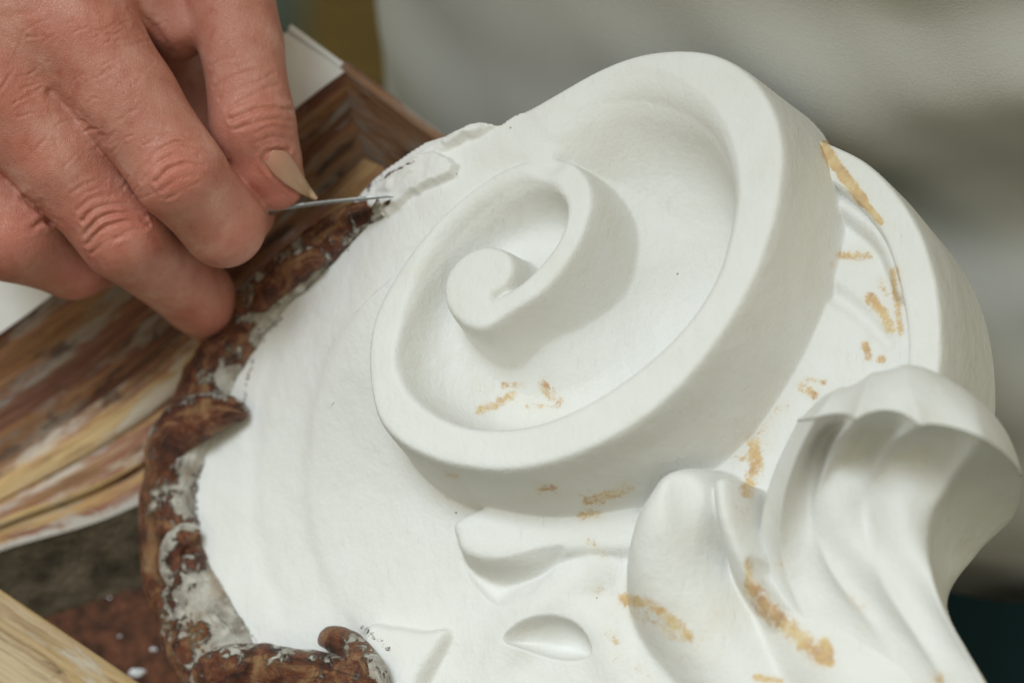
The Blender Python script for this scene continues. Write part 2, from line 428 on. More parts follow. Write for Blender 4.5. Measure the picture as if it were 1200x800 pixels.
E_out = cr([(577, 346), (592, 335), (602, 312), (594, 293), (568, 286), (538, 299), (519, 326), (521, 358), (541, 380), (566, 385), (597, 367), (640, 338), (676, 290),
            (694, 240), (690, 210), (672, 190), (645, 183), (610, 188), (572, 205), (530, 237), (488, 282), (455, 331), (436, 372), (429, 420), (437, 480), (459, 512),
            (494, 533), (536, 546), (594, 551), (662, 537), (736, 502), (799, 450), (852, 382), (890, 312), (913, 235), (918, 172), (906, 125), (880, 87), (842, 63), (800, 56), (750, 61), (700, 79), (650, 107), (604, 134)], 5)
E_in = cr([(577, 346), (604, 333), (627, 312), (650, 281), (661, 247), (653, 226), (631, 217), (600, 222), (550, 254), (510, 300), (487, 340), (470, 385), (465, 425), (480, 459), (515, 487), (557, 500),
           (610, 498), (662, 482), (715, 453), (768, 411), (808, 366), (835, 318), (848, 265), (850, 220), (838, 177), (815, 147), (780, 128), (740, 122), (698, 131), (655, 150), (620, 166)], 5)
Eo = P(E_out[:, 0], E_out[:, 1], 0.0); Ei = P(E_in[:, 0], E_in[:, 1], 0.0)
band = np.vstack([Eo, Ei[::-1]])
i0 = 16 * 5
shell = Eo[i0:]
do = polydist(U, V, Eo); di = polydist(U, V, Ei)
inb = inpoly(U, V, band); inv = inpoly(U, V, shell) | inb

def field(ctrl):
    c = []
    for px, py, hp, val in ctrl:
        q = P(px, py, hp); c.append((q[0], q[1], val))
    return tps(c)(U, V)
# ground heights below the face of the scroll (picture point, height)
G = [(590, 150, -4), (625, 152, -4), (650, 172, -8), (605, 178, -6), (540, 185, -8), (480, 230, -18), (520, 225, -8), (470, 290, -22), (430, 350, -38), (412, 430, -62), (400, 300, -62), (340, 380, -100), (300, 440, -125), (245, 560, -158), (240, 640, -165),
     (330, 560, -135), (400, 520, -105), (440, 540, -112), (470, 580, -128), (545, 610, -140), (620, 610, -146), (700, 605, -152), (430, 640, -142), (300, 740, -172), (420, 740, -160), (520, 700, -152), (600, 800, -165),
     (700, 700, -160), (760, 640, -155), (850, 560, -160), (900, 500, -158), (950, 400, -152), (985, 300, -154), (960, 560, -165), (900, 700, -165), (1000, 760, -165), (1100, 800, -175), (800, 800, -165), (400, 860, -175), (800, 140, -120), (700, 300, -130), (1050, 450, -160), (1050, 300, -160)]
hg = field([(a, b, c, c) for a, b, c in G])
Hc = field([(590, 330, 0, 50), (560, 250, -40, 62), (495, 340, -40, 58), (475, 430, -40, 56), (520, 470, -60, 82), (600, 450, -100, 105), (700, 440, -100, 118), (740, 350, -110, 125), (790, 280, -100, 118),
            (800, 180, -80, 95), (740, 150, -50, 68), (680, 165, -30, 36), (620, 178, -5, 8), (640, 250, -40, 66), (560, 190, 0, 6)])
Hc = np.maximum(Hc, 4)
Lw = np.maximum(field([(600, 300, 0, 7), (500, 350, 0, 9), (560, 490, 0, 20), (700, 460, 0, 24), (800, 370, 0, 22), (845, 240, 0, 18), (800, 140, 0, 24), (720, 135, 0, 30), (640, 160, 0, 40), (600, 225, 0, 12), (640, 225, 0, 10)]), 6)
sgn = np.where(inb, -1, 1)
so = do * sgn; si = di * sgn
def wallf(d, k, r): return k * .5 * (d + np.sqrt(d * d + r * r)) 
f_out = wallf(so, np.where(inv, 9.0, 8.5), 2.6)
Re = np.maximum(field([(600, 300, 0, 3), (500, 350, 0, 3), (600, 500, 0, 3), (800, 370, 0, 4), (848, 240, 0, 7), (800, 140, 0, 16), (700, 130, 0, 26), (620, 165, 0, 30), (640, 215, 0, 6)]), 2.5)
sip = .5 * (si + np.sqrt(si * si + Re * Re))
f_in = Hc * (1 - np.exp(-sip / Lw)) + np.minimum(sip, 90) * .14 * Hc / 110
chan = -smin(f_in, f_out, 7.0)
ext = -f_out
chan = np.where(inv, chan, -1e3)
hv = np.where(inb, -(f_out + f_in * np.clip(1.4 - di / (Re + 4), 0, 1)), np.where(inv, chan, ext))
# a wall that spreads a little at its foot
hv = np.where(inv | inb, hv, np.maximum(hv, -420))

# ---- features raised on or cut into the ground
stain = np.zeros_like(U)
def blur(a, it):
    for _ in range(it):
        for ax in (0, 1): a = .25 * np.roll(a, 2, ax) + .5 * a + .25 * np.roll(a, -2, ax)
    return a
def stroke(pts, drop, p=2.0, k=8.0, cut=False):
    """ridge along picture points (px, py, height, half width)"""
    global hg
    q = cr(pts, 6); xy = P(q[:, 0], q[:, 1], q[:, 2])
    d, e = polydist(U, V, xy, q[:, 2:4]); e = blur(e, 14)
    r = (d / np.maximum(e[..., 1], 1))
    if cut: hg = smin(hg, e[..., 0] + drop * r ** p, k)
    else: hg = smax(hg, e[..., 0] - drop * r ** p, k)
def plateau(poly, h, k, slope, rnd=3.0, tilt=0.0):
    """flat-topped boss bounded by picture points (px, py)"""
    global hg
    q = cr(poly, 6, True); xy = P(q[:, 0], q[:, 1], np.full(len(q), float(h)) if np.isscalar(h) else h)
    d = polydist(U, V, np.vstack([xy, xy[:1]])); s = np.where(inpoly(U, V, xy), -d, d)
    hh_ = h if tilt == 0 else h - tilt * (U - xy[:, 0].min())
    hg = smax(hg, hh_ - slope * .5 * (s + np.sqrt(s * s + rnd * rnd)), k)
def hollow(poly, h, k, slope, deep=46.0, flip=False, pw=.3):
    global hg
    q = cr(poly, 6, True); xy = P(q[:, 0], q[:, 1], np.full(len(q), float(h)))
    d = polydist(U, V, np.vstack([xy, xy[:1]])); s = np.where(inpoly(U, V, xy), -d, d)
    dep = deep * (1 - np.exp(-np.maximum(-s + 2, 0) * slope / deep)); v0, v1 = xy[:, 1].min(), xy[:, 1].max(); g = np.clip((V - v0) / (v1 - v0), 0, 1)
    hg = hg - dep * ((1 - g) if flip else g) ** pw

# faint turned step on the ground
q = cr([(420, 372), (385, 420), (362, 480), (352, 550), (356, 620), (385, 690), (420, 740)], 8)
xy = P(q[:, 0], q[:, 1], np.linspace(-60, -160, len(q)))
d = polydist(U, V, xy); side = inpoly(U, V, np.vstack([xy, P(np.array([520, 640, 560]), np.array([760, 500, 330]), -140.)]))
s_ = np.where(side, -d, d)
hg = hg - 5.0 / (1 + np.exp(-s_ / 5.0)) * np.exp(-(np.abs(s_) / 90) ** 2)
q = cr([(318, 420), (300, 480), (292, 560), (300, 640), (330, 720)], 8); d = polydist(U, V, P(q[:, 0], q[:, 1], np.linspace(-110, -165, len(q))))
hg = hg - 2.2 * np.exp(-(d / 14) ** 2)
# boss under the scroll, with its shaded scalloped underside
plateau([(532, 604), (531, 630), (540, 646), (565, 655), (600, 653), (636, 641), (668, 636), (720, 630), (745, 595), (700, 570), (600, 575)], -96, 8, 5.0, 6, .20)
hollow([(536, 650), (548, 676), (570, 698), (592, 703), (614, 696), (640, 670), (664, 645), (640, 648), (600, 662), (566, 662)], -135, 5, 4.0, 26.0, True, .8)
# half-moon cup
stroke([(560, 745, -162, 34), (610, 712, -147, 38), (655, 706, -145, 40), (700, 735, -150, 36), (716, 775, -158, 36)], 22, 2, 10)
# little boss by the rim
plateau([(425, 738), (455, 733), (492, 738), (520, 737), (505, 765), (488, 792), (470, 830), (420, 830)], -138, 5, 4.0, 5)
# diagonal swell between boss and cup
stroke([(690, 655, -140, 44), (640, 700, -138, 36), (585, 760, -150, 40), (560, 830, -165, 40)], 24, 2, 8)
hollow([(590, 748), (602, 735), (624, 726), (650, 723), (672, 731), (684, 749), (680, 764), (655, 766), (620, 758)], -142, 5, 5.5)
# twin-lobed leaf foot
stroke([(785, 574, -46, 42), (766, 612, -54, 44), (770, 665, -76, 54), (815, 735, -115, 62), (880, 830, -150, 60)], 46, 2.4, 8)
stroke([(842, 566, -58, 18), (848, 610, -66, 19), (868, 660, -92, 22), (905, 715, -128, 24)], 40, 2.2, 7)
stroke([(806, 520, -58, 30), (812, 575, -66, 27), (826, 630, -86, 24), (850, 680, -112, 22), (880, 732, -138, 20)], 18, 2, 12, cut=True)
# swell leading up to the curled leaf, and the small groove in it
stroke([(895, 620, -150, 34), (905, 690, -142, 40), (950, 755, -140, 46), (1010, 810, -140, 60)], 22, 2, 10)
stroke([(914, 678, -152, 10), (932, 708, -150, 10), (965, 722, -146, 9)], 14, 2, 5, cut=True)
# connecting cove between the scrolls
stroke([(960, 225, -136, 16), (1000, 248, -138, 15), (1036, 284, -140, 14), (1056, 340, -142, 12)], 20, 2, 6)
stroke([(975, 345, -163, 15), (1005, 365, -160, 15), (1042, 402, -160, 14)], 14, 2, 6, cut=True)
stroke([(935, 400, -168, 14), (905, 465, -170, 14), (878, 510, -168, 12)], 16, 2, 6, cut=True)
# broken plaster left along the top edge
uv3 = np.stack([U, V, 0 * U], -1)
rough = vnoise(uv3, 22, 4); rough2 = vnoise(uv3 + 9, 11, 2)
def flake(poly, h0, rise, edge=3.0):
    """a broken slab of plaster lying on the ground: even rise, ragged edge"""
    global hg
    q = np.array(poly, float); xy = P(q[:, 0], q[:, 1], np.full(len(q), float(h0)))
    d = polydist(U, V, np.vstack([xy, xy[:1]])); s = np.where(inpoly(U, V, xy), -d, d) + 5 * rough + 2.5 * rough2
    hg = hg + (rise + 2.5 * rough + 1.2 * rough2) * np.clip(-s / edge, 0, 1)
flake([(420, 226), (436, 210), (462, 198), (492, 188), (520, 183), (543, 198), (538, 212), (512, 222), (478, 234), (452, 250), (430, 246)], -18, 13)
flake([(452, 200), (478, 186), (504, 170), (528, 158), (552, 150), (580, 146), (588, 152), (566, 160), (548, 170), (524, 178), (500, 184), (470, 196)], -12, 7)
flake([(516, 168), (536, 156), (560, 147), (576, 147), (566, 156), (546, 166), (526, 174)], -8, 6, 2.5)
flake([(440, 222), (462, 208), (486, 200), (500, 204), (480, 214), (458, 226)], -18, 4, 2.5)
hg = hg + 1.1 * vnoise(uv3, 60, 2) + .35 * rough2

# stains (ochre shellac left on the plaster)
comb = smax(hv, hg, 7.0)
comb = np.where(inv, np.where(inb, np.maximum(hv, -30), hv), comb)
# soften into the ground where scroll and ground run together (upper left)
comb = np.where(inv, comb, comb)
def blur1(a):
    for ax in (0, 1): a = .25 * np.roll(a, 1, ax) + .5 * a + .25 * np.roll(a, -1, ax)
    return a
_p0 = S(U, V, comb); _f0 = DIST / (DIST - _p0[..., 2]); _X = _p0[..., 0] * _f0 + 600; _Y = 400 - _p0[..., 1] * _f0
_w = np.exp(-(polydist(_X, _Y, np.array([(598., 134.), (616., 158.), (640., 184.)])) / 20) ** 4)
comb = comb * (1 - _w) + blur(comb, 60) * _w
for (x, y, r, a) in [(512, 425, 26, 1.3), (560, 412, 34, 1.0), (480, 300, 40, .5), (700, 560, 40, .7), (455, 560, 40, .6), (640, 690, 50, .7)]:
    comb = comb + a * np.maximum(vnoise(uv3 + x, 9, 3), -.1) * np.exp(-(((_X - x) / r) ** 2 + ((_Y - y) / (r * .6)) ** 2))
comb = blur1(comb)
gu, gv = np.gradient(comb, STEP)
nrm = -gu[..., None] * ux - gv[..., None] * vx + n
pos = S(U, V, comb)
ids = np.arange(U.size).reshape(U.shape)
F = np.stack([ids[:-1, :-1], ids[1:, :-1], ids[1:, 1:], ids[:-1, 1:]], -1)
_f = DIST / (DIST - pos[..., 2]); PXX = pos[..., 0] * _f + 600; PYY = 400 - pos[..., 1] * _f
dirt = np.zeros_like(U)
def st(arr, pts, r, a):
    """dab along picture points; lands on whatever surface is seen there"""
    r = r * 1.22; q = np.array(pts, float); m = (PXX > q[:, 0].min() - 3 * r) & (PXX < q[:, 0].max() + 3 * r) & (PYY > q[:, 1].min() - 3 * r) & (PYY < q[:, 1].max() + 3 * r)
    if len(q) == 1: q = np.vstack([q, q + .5])
    d = polydist(PXX[m], PYY[m], q); arr[m] = np.maximum(arr[m], a * np.exp(-(d / r) ** 2))
for pts, r, a in [([(562, 480), (582, 474), (600, 462)], 9, .88), ([(590, 452), (612, 451)], 7, .82), ([(637, 452), (645, 462), (655, 470)], 11, .84), ([(615, 476), (655, 476)], 6, .76), ([(560, 455), (640, 480)], 26, .58),
   ([(523, 556), (535, 558)], 7, .82), ([(632, 573), (650, 572)], 9, .84), ([(625, 566)], 5, .7), ([(510, 580), (560, 594)], 9, .62), ([(690, 588), (715, 580), (735, 572)], 12, .86), ([(682, 604), (700, 602)], 9, .86), ([(700, 575), (600, 585)], 12, .56),
   ([(690, 632), (705, 650)], 10, .72), ([(700, 690), (698, 690)], 11, .74), ([(712, 740), (722, 750)], 10, .72), ([(732, 702), (760, 708), (782, 722), (806, 745)], 12, .95), ([(745, 715), (790, 745)], 20, .72), ([(815, 760), (840, 720)], 14, .6), ([(800, 770)], 16, .66),
   ([(884, 520), (886, 545), (876, 575)], 14, .92), ([(868, 535), (900, 525)], 16, .72), ([(880, 590), (872, 610)], 7, .7), ([(877, 660), (880, 690)], 10, .86), ([(882, 690), (905, 720), (935, 745), (965, 770)], 17, .96), ([(882, 690), (925, 740), (965, 770)], 30, .66), ([(740, 700), (830, 760)], 40, .58), ([(900, 470), (870, 600)], 26, .6), ([(966, 752), (972, 775)], 9, 1.1), ([(918, 672), (930, 695)], 8, .84), ([(885, 793), (915, 797)], 6, .95),
   ([(940, 452), (955, 462)], 10, .86), ([(945, 445), (965, 448)], 6, .78), ([(915, 480), (885, 510)], 18, .66), ([(1014, 404), (1018, 418)], 8, .95), ([(1032, 420)], 8, .95), ([(985, 299), (1018, 300)], 8, .90), ([(1005, 297)], 6, .9), ([(1020, 350), (1036, 366), (1044, 385)], 10, .95), ([(1046, 318), (1051, 350), (1055, 390)], 7, .92), ([(1032, 330), (1038, 345)], 8, .78), ([(975, 310)], 5, .8),
   ([(968, 172), (980, 196), (996, 218), (1012, 236)], 9, 1.25), ([(1012, 236), (1034, 260)], 5, 1.2), ([(720, 770), (760, 790)], 16, .6), ([(560, 470), (590, 440)], 16, .5)]: st(stain, pts, r, a)
for pts, r, a in [([(442, 214), (462, 200), (486, 189)], 3.5, .95), ([(430, 222), (448, 206)], 6, .9), ([(534, 200), (538, 212)], 4, .8), ([(460, 232), (440, 250), (400, 282), (384, 300)], 7, .9), ([(330, 372), (300, 410), (288, 450), (286, 485)], 5, .86), ([(240, 530), (229, 580), (236, 640), (262, 700), (300, 750)], 4, .9), ([(425, 735), (455, 760)], 7, .85), ([(388, 562)], 2, .7), ([(482, 574), (486, 574)], 3, .85), ([(388, 476), (392, 470)], 2, .8), ([(495, 432), (520, 436)], 3, .72)]: st(dirt, pts, r, a)
gpoly = [(600, 133, 0), (585, 146, -2), (560, 146, -2), (540, 153, -4), (520, 158, -8), (495, 166, -12), (470, 180, -16), (440, 198, -24), (425, 222, -45), (385, 285, -80), (330, 350, -110), (260, 430, -140), (215, 520, -160), (195, 600, -172), (205, 690, -180), (250, 780, -182), (300, 880, -185),
         (700, 900, -180), (1000, 900, -175), (1180, 880, -178), (1140, 790, -176), (1096, 712, -175), (1060, 600, -180), (1062, 500, -165), (1088, 440, -160), (1082, 350, -160), (1062, 285, -160), (1030, 232, -160), (1000, 205, -158), (950, 172, -150), (850, 100, -110), (700, 130, -60)]
gp = np.array([P(a, b, float(c)) for a, b, c in gpoly])
ing = inpoly(U, V, gp)
def cells(a): return (a[:-1, :-1].astype(int) + a[1:, :-1] + a[1:, 1:] + a[:-1, 1:]) / 4
volm = inv | (so < 0) | ((hv > hg) & (so < 60))
c_v = (cells(volm) > .5); c_g = (cells(ing) == 1) & ~c_v

orn = root('plaster_ornament', tuple(W(S(np.array(0.), np.array(-100.), np.array(-330.)))), 'white plaster scroll ornament with curled leaf and brown shellacked rim on wooden moulding', 'ornament')

def part_from(cellmask, name, thick, label=None):
    Fm = F[cellmask]; used = np.unique(Fm); remap = -np.ones(U.size, np.int64); remap[used] = np.arange(len(used))
    Fm = remap[Fm]; vv = pos.reshape(-1, 3)[used]; nn = nrm.reshape(-1, 3)[used]; sv_ = np.stack([stain.ravel()[used], dirt.ravel()[used]], 1)
    # skirt: boundary edges drop along the plate normal
    e = np.vstack([Fm[:, [0, 1]], Fm[:, [1, 2]], Fm[:, [2, 3]], Fm[:, [3, 0]]])
    key = np.sort(e, 1); key = key[:, 0] * (len(used) + 1) + key[:, 1]
    u_, idx, cnt = np.unique(key, return_index=True, return_counts=True)
    be = e[idx[cnt == 1]]
    if thick:
        bv = np.unique(be); m2 = -np.ones(len(vv), np.int64); m2[bv] = np.arange(len(bv)) + 2 * 0
        top = vv[bv]; low = top - n * thick
        base = len(vv)
        vv2 = np.vstack([vv, top, low]); nb = len(bv)
        ctr = top.mean(0); sn = top - ctr; sn -= (sn @ n)[:, None] * n
        nn2 = np.vstack([nn, sn, sn]); st2 = np.vstack([sv_, sv_[bv], sv_[bv]])
        a, b_ = m2[be[:, 0]], m2[be[:, 1]]
        sk = np.stack([base + b_, base + a, base + nb + a, base + nb + b_], -1)
        Fm = np.vstack([Fm, sk]); vv, nn, sv_ = vv2, nn2, st2
    return mesh(name, vv, Fm, M_PL, orn, attrs={'stain': sv_[:, 0], 'dirt': sv_[:, 1]}, normals=nn, label=label)
part_from(c_v, 'scroll', 0)
part_from(c_g, 'backplate', 70)

# ---- second scroll behind: a band with an outer wall and a recessed panel, swept along its curve
H2 = -125.0
o2 = cr([(905, 150), (940, 158), (978, 172), (1012, 190), (1045, 222), (1075, 268), (1094, 325), (1101, 385), (1098, 440), (1080, 500), (1040, 560)], 24)
i2 = cr([(895, 190), (930, 195), (962, 206), (990, 222), (1016, 248), (1038, 280), (1052, 322), (1062, 370), (1064, 425), (1050, 480), (1015, 530)], 24)
a2 = P(o2[:, 0], o2[:, 1], H2); b2 = P(i2[:, 0], i2[:, 1], H2)
tn = np.gradient(a2, axis=0); tn /= np.linalg.norm(tn, axis=1)[:, None]; out = np.stack([-tn[:, 1], tn[:, 0]], 1)
if ((a2 - b2) * out).sum() < 0: out = -out
rows = []
sec = [(0, 7, -190), (0, 6.5, -130), (0, 6, -70), (0, 2.5, -12), (0, .8, -4), (0, -1.5, -1), (0, -5, 0), (.25, 0, 0), (.5, 0, 0), (.75, 0, 0), (1, 5, 0), (1, 1.5, -1), (1, -1, -5), (1, -4, -18), (1, -9, -34), (1, -16, -60)]
sec = np.array(sec, float); sec = np.concatenate([sec[:-1][:, None] * (1 - np.linspace(0, 1, 4, endpoint=False))[None, :, None] + sec[1:][:, None] * np.linspace(0, 1, 4, endpoint=False)[None, :, None]], 0).reshape(-1, 3)
sec = np.array([x for x in sec])
for wgt, dd, hh in sec:
    c2 = a2 * (1 - wgt) + b2 * wgt
    q = c2 + out * dd
    rows.append(S(q[:, 0], q[:, 1], np.full(len(q), H2 + hh)))
R2 = np.array(rows); nr, nc = R2.shape[:2]
st2 = np.zeros((nr, nc))
f_ = DIST / (DIST - R2[..., 2]); X = R2[..., 0] * f_ + 600; Y = 400 - R2[..., 1] * f_
for pts, r, a in [([(966, 172), (976, 188), (994, 214), (1012, 236)], 10, 1.25), ([(1012, 236), (1032, 260)], 6, 1.2), ([(1050, 312), (1056, 350), (1060, 385)], 6, .9)]:
    st2 = np.maximum(st2, a * np.exp(-(polydist(X, Y, np.array(pts, float)) / r) ** 2))
# resample along the section so the stain carries
mesh('rear_scroll', R2.reshape(-1, 3), gridfaces(nr, nc)[:, ::-1], M_PL, orn, attrs={'stain': st2.ravel()})

# ---- curled fluted leaf
rowsL = [
 [(1000, 500, -60), (990, 470, 40), (968, 462, 110), (934, 492, 130), (906, 550, 128), (890, 610, 118), (891, 662, 110), (925, 755, 130), (960, 860, 170)],
 [(1010, 500, -60), (1000, 462, 60), (982, 455, 145), (952, 492, 185), (922, 540, 186), (904, 600, 170), (912, 664, 152), (955, 755, 168), (1000, 860, 200)],
 [(1020, 495, -60), (1012, 458, 60), (998, 452, 150), (985, 494, 190), (958, 512, 120), (930, 590, 112), (944, 664, 128), (998, 755, 182), (1040, 860, 215)],
 [(1030, 490, -60), (1030, 450, 60), (1020, 438, 160), (1003, 492, 214), (976, 528, 186), (953, 600, 176), (974, 668, 176), (1036, 755, 208), (1075, 860, 240)],
 [(1045, 490, -60), (1050, 446, 60), (1042, 434, 165), (1042, 490, 218), (1012, 512, 136), (982, 592, 138), (1003, 672, 162), (1068, 765, 220), (1110, 860, 250)],
 [(1060, 490, -60), (1068, 444, 60), (1058, 429, 175), (1076, 497, 244), (1034, 532, 212), (1013, 602, 208), (1036, 682, 214), (1098, 785, 250), (1140, 860, 275)],
 [(1085, 500, -60), (1098, 452, 60), (1095, 437, 175), (1108, 505, 244), (1078, 526, 160), (1052, 602, 168), (1070, 688, 204), (1124, 785, 258), (1160, 860, 290)],
 [(1115, 520, -60), (1138, 478, 50), (1137, 461, 165), (1150, 514, 248), (1112, 564, 226), (1088, 622, 236), (1102, 704, 252), (1152, 797, 282), (1185, 860, 300)],
 [(1135, 540, -70), (1164, 508, 30), (1168, 490, 120), (1180, 530, 196), (1150, 582, 120), (1112, 648, 126), (1108, 712, 188), (1156, 800, 240), (1190, 860, 270)],
 [(1150, 560, -80), (1178, 535, 10), (1187, 522, 80), (1199, 558, 130), (1190, 606, 60), (1148, 648, 50), (1110, 712, 110), (1157, 802, 190), (1192, 860, 220)]]
A = np.array(rowsL, float)
for i in (2, 4, 6, 8):
    for c_, dz in ((5, 22), (6, 12), (7, 4), (8, 0)):
        A[i, c_, 2] = max(A[i, c_, 2], .5 * (A[i - 1, c_, 2] + A[i + 1, c_, 2]) - dz) if i < 8 else A[i, c_, 2]
A[:, 3, 2] += np.array([30, 58, 72, 84, 80, 76, 80, 78, 66, 40])      # lip stands forward of the hollow
A[:, 2, 2] += np.array([20, 40, 45, 50, 50, 50, 50, 50, 40, 20])
A[:, 1, 2] += np.array([10, 20, 25, 30, 30, 30, 30, 30, 20, 10])
A[:, 4, 2] += np.array([15, 25, 26, 16, 30, 0, 34, -10, 10, 10])
A[:, 5, 2] += np.array([10, 12, 2, -22, 2, -44, 0, -46, -10, 0])
A[[2, 4, 6], 3, 1] -= np.array([6, 8, 6]); A[[2, 4, 6], 3, 2] -= 10; A[2:8, 3, 1] -= 8; A[[3, 5, 7], 3, 1] += np.array([1, 2, 1]); A[[3, 5, 7], 3, 2] += 10
A[1, 3:7, 0] += np.array([4, 10, 12, 8]); A[2, 3:7, 0] += np.array([2, 7, 10, 7]); A[1, 3, 1] -= 4
lip = A[:, 3].copy(); wl = np.array([0, .1, .7, 1, 1, 1, 1, 1, .9, .3])[:, None]
lip += wl * np.array([-3, 11, -12])
A = np.concatenate([A[:, :4], lip[:, None], A[:, 4:]], 1)
# flutes: parabolic hollows that meet in crisp ribs
tq = np.linspace(0, 1, 19)[:, None, None]
seg = [A[0] * (1 - tq[:-1] ** .6) + A[1] * tq[:-1] ** .6]
for k in (1, 3, 5, 7):
    lag = A[k] * (2 * (tq - .5) * (tq - 1)) + A[k + 1] * (-4 * tq * (tq - 1)) + A[k + 2] * (2 * tq * (tq - .5))
    seg.append(lag[:-1])
seg.append(A[9][None]); seg.append((A[9] + np.array([-4, -2, -25]))[None]); seg.append((A[9] + np.array([-16, -8, -60]))[None]); seg.append((A[9] + np.array([-40, -16, -90]))[None])
seg.insert(0, np.stack([A[0] + np.array([34, 14, -110]), A[0] + np.array([14, 6, -60]), A[0] + np.array([3, 2, -22])]))
A = np.concatenate(seg, 0)
A = np.stack([cr(A[i], 14) for i in range(A.shape[0])], 0)
for _ in range(1):
    A[1:-1] = .25 * A[:-2] + .5 * A[1:-1] + .25 * A[2:]
LV = at(A[..., 0], A[..., 1], A[..., 2])
LV = LV + (vnoise(LV, 40, 3) * 1.3)[..., None] * np.array([.3, .3, .9])
nl, ml = LV.shape[:2]
stL = np.zeros((nl, ml))
for (x, y, r, a) in [(1000, 700, 12, .75), (1010, 710, 12, .75), (915, 660, 12, .75), (1100, 795, 14, .85), (1195, 545, 6, .6)]:
    stL = np.maximum(stL, a * np.exp(-((A[..., 0] - x) ** 2 + (A[..., 1] - y) ** 2) / r ** 2))
lf = mesh('curled_leaf', LV.reshape(-1, 3), gridfaces(nl, ml)[:, ::-1], M_PL, orn, attrs={'stain': stL.ravel()})

# ---- brown shellacked rim
def ground_h(px, py):
    h = -120.
    for _ in range(6):
        q = P(px, py, h); iu = int(np.clip((q[0] - ug[0]) / STEP, 0, len(ug) - 1)); iv = int(np.clip((q[1] - vg[0]) / STEP, 0, len(vg) - 1))
        h = .5 * h + .5 * float(hg[iu, iv])
    return h
def tube(pts, name, mat, parent, seg=36, n_=14, lump=3.0, flat=.8, wear=None, caps=True, lift=0.0, label=None, s1=38):
    """lumpy strip laid on the ground along picture points (px, py, radius, height above ground)"""
    q = cr(pts, n_)
    hh = np.array([ground_h(*p[:2]) for p in q]); ker = np.ones(9) / 9
    hh = np.convolve(np.pad(hh, 4, mode='edge'), ker, mode='valid')
    hh = hh + q[:, 3] + lift
    uvp = np.array([P(a[0], a[1], float(h)) for a, h in zip(q, hh)])
    t = np.gradient(uvp, axis=0); t /= np.linalg.norm(t, axis=1)[:, None] + 1e-9; nv = np.stack([-t[:, 1], t[:, 0]], 1)
    ang = np.linspace(0, 2 * np.pi, seg, endpoint=False)
    rad = q[:, 2].copy()
    if caps:
        m_ = min(8, len(rad) // 3); ee = np.sqrt(np.clip(1 - (1 - np.arange(m_) / (m_ - 1.)) ** 2, .0, 1))
        rad[:m_] *= ee; rad[-m_:] *= ee[::-1]
    vs = []
    for k in range(len(q)):
        cu = uvp[k][None] + nv[k][None] * (np.cos(ang) * rad[k])[:, None]
        ch = hh[k] + np.sin(ang) * rad[k] * flat
        vs.append(S(cu[:, 0], cu[:, 1], ch))
    vs = np.array(vs); ctr = vs.mean(1, keepdims=True)
    dirs = vs - ctr; ln = np.linalg.norm(dirs, axis=2, keepdims=True) + 1e-6
    nz = vnoise(vs, s1, 3) * lump + vnoise(vs + 50, 13, 3) * lump * .5
    vs = vs + dirs / ln * (nz[..., None] * np.clip(ln / 18, 0, 1))
    al_ = np.r_[0, np.cumsum(np.linalg.norm(np.diff(uvp, axis=0), axis=1))]
    wcr = np.stack([np.tile(al_[:, None], (1, seg)), np.tile((np.abs(ang - np.pi) * 26)[None], (len(q), 1)), np.zeros((len(q), seg))], -1)
    wv = np.zeros(vs.shape[:2]) if wear is None else np.tile(wear(np.linspace(0, 1, len(q)))[:, None], (1, seg)) + .38 * np.cos(ang)[None]
    fs = gridfaces(len(q), seg, True)
    return mesh(name, vs.reshape(-1, 3), fs, mat, parent, attrs={'wear': wv.ravel(), 'wc': wcr.reshape(-1, 3)}, label=label)
tube([(456, 237, 8, -6), (440, 246, 16, 0), (412, 262, 24, 8), (380, 286, 30, 10), (350, 312, 34, 10), (314, 345, 36, 8), (284, 384, 38, 8), (254, 430, 39, 6), (230, 480, 40, 6), (208, 530, 40, 6), (196, 585, 38, 6), (200, 645, 42, 6), (220, 705, 48, 6), (248, 765, 54, 6), (285, 825, 56, 6)],
     'rim', M_RIM, orn, 60, 26, 5.5, .62, lambda t: .50 + .30 * np.sin(t * 21 + 1) + .2 * np.sin(t * 53) - .25 * np.exp(-(t / .1) ** 2), caps=True)
tube([(295, 365, 16, 26), (330, 328, 20, 30), (362, 305, 19, 30), (382, 302, 13, 22)], 'rim_curl', M_RIM, orn, 36, 12, 4, .7, lambda t: .15 + 0 * t, s1=16)
tube([(186, 560, 18, 22), (196, 522, 30, 26), (216, 498, 34, 28), (246, 486, 28, 28), (272, 482, 18, 24), (290, 486, 9, 14)], 'rim_curl', M_RIM, orn, 40, 12, 4.5, .7, lambda t: .1 + .25 * t, s1=16)
tube([(205, 690, 12, 30), (200, 650, 17, 26), (212, 628, 16, 28), (234, 620, 10, 20)], 'rim_curl', M_RIM, orn, 36, 12, 4, .7, lambda t: .6 + 0 * t, s1=16)
tube([(236, 815, 26, 40), (252, 790, 30, 44), (290, 780, 28, 40), (340, 784, 27, 34), (400, 795, 28, 30), (450, 815, 26, 24)], 'rim_curl', M_RIM, orn, 28, 8, 3, .8, lambda t: .3 + 0 * t, s1=30)
tube([(372, 752, 10, 26), (388, 748, 17, 28), (410, 760, 20, 26), (432, 785, 20, 20), (450, 820, 20, 16)], 'rim_curl', M_RIM, orn, 24, 8, 3, .8, lambda t: .1 + .5 * t, s1=25)
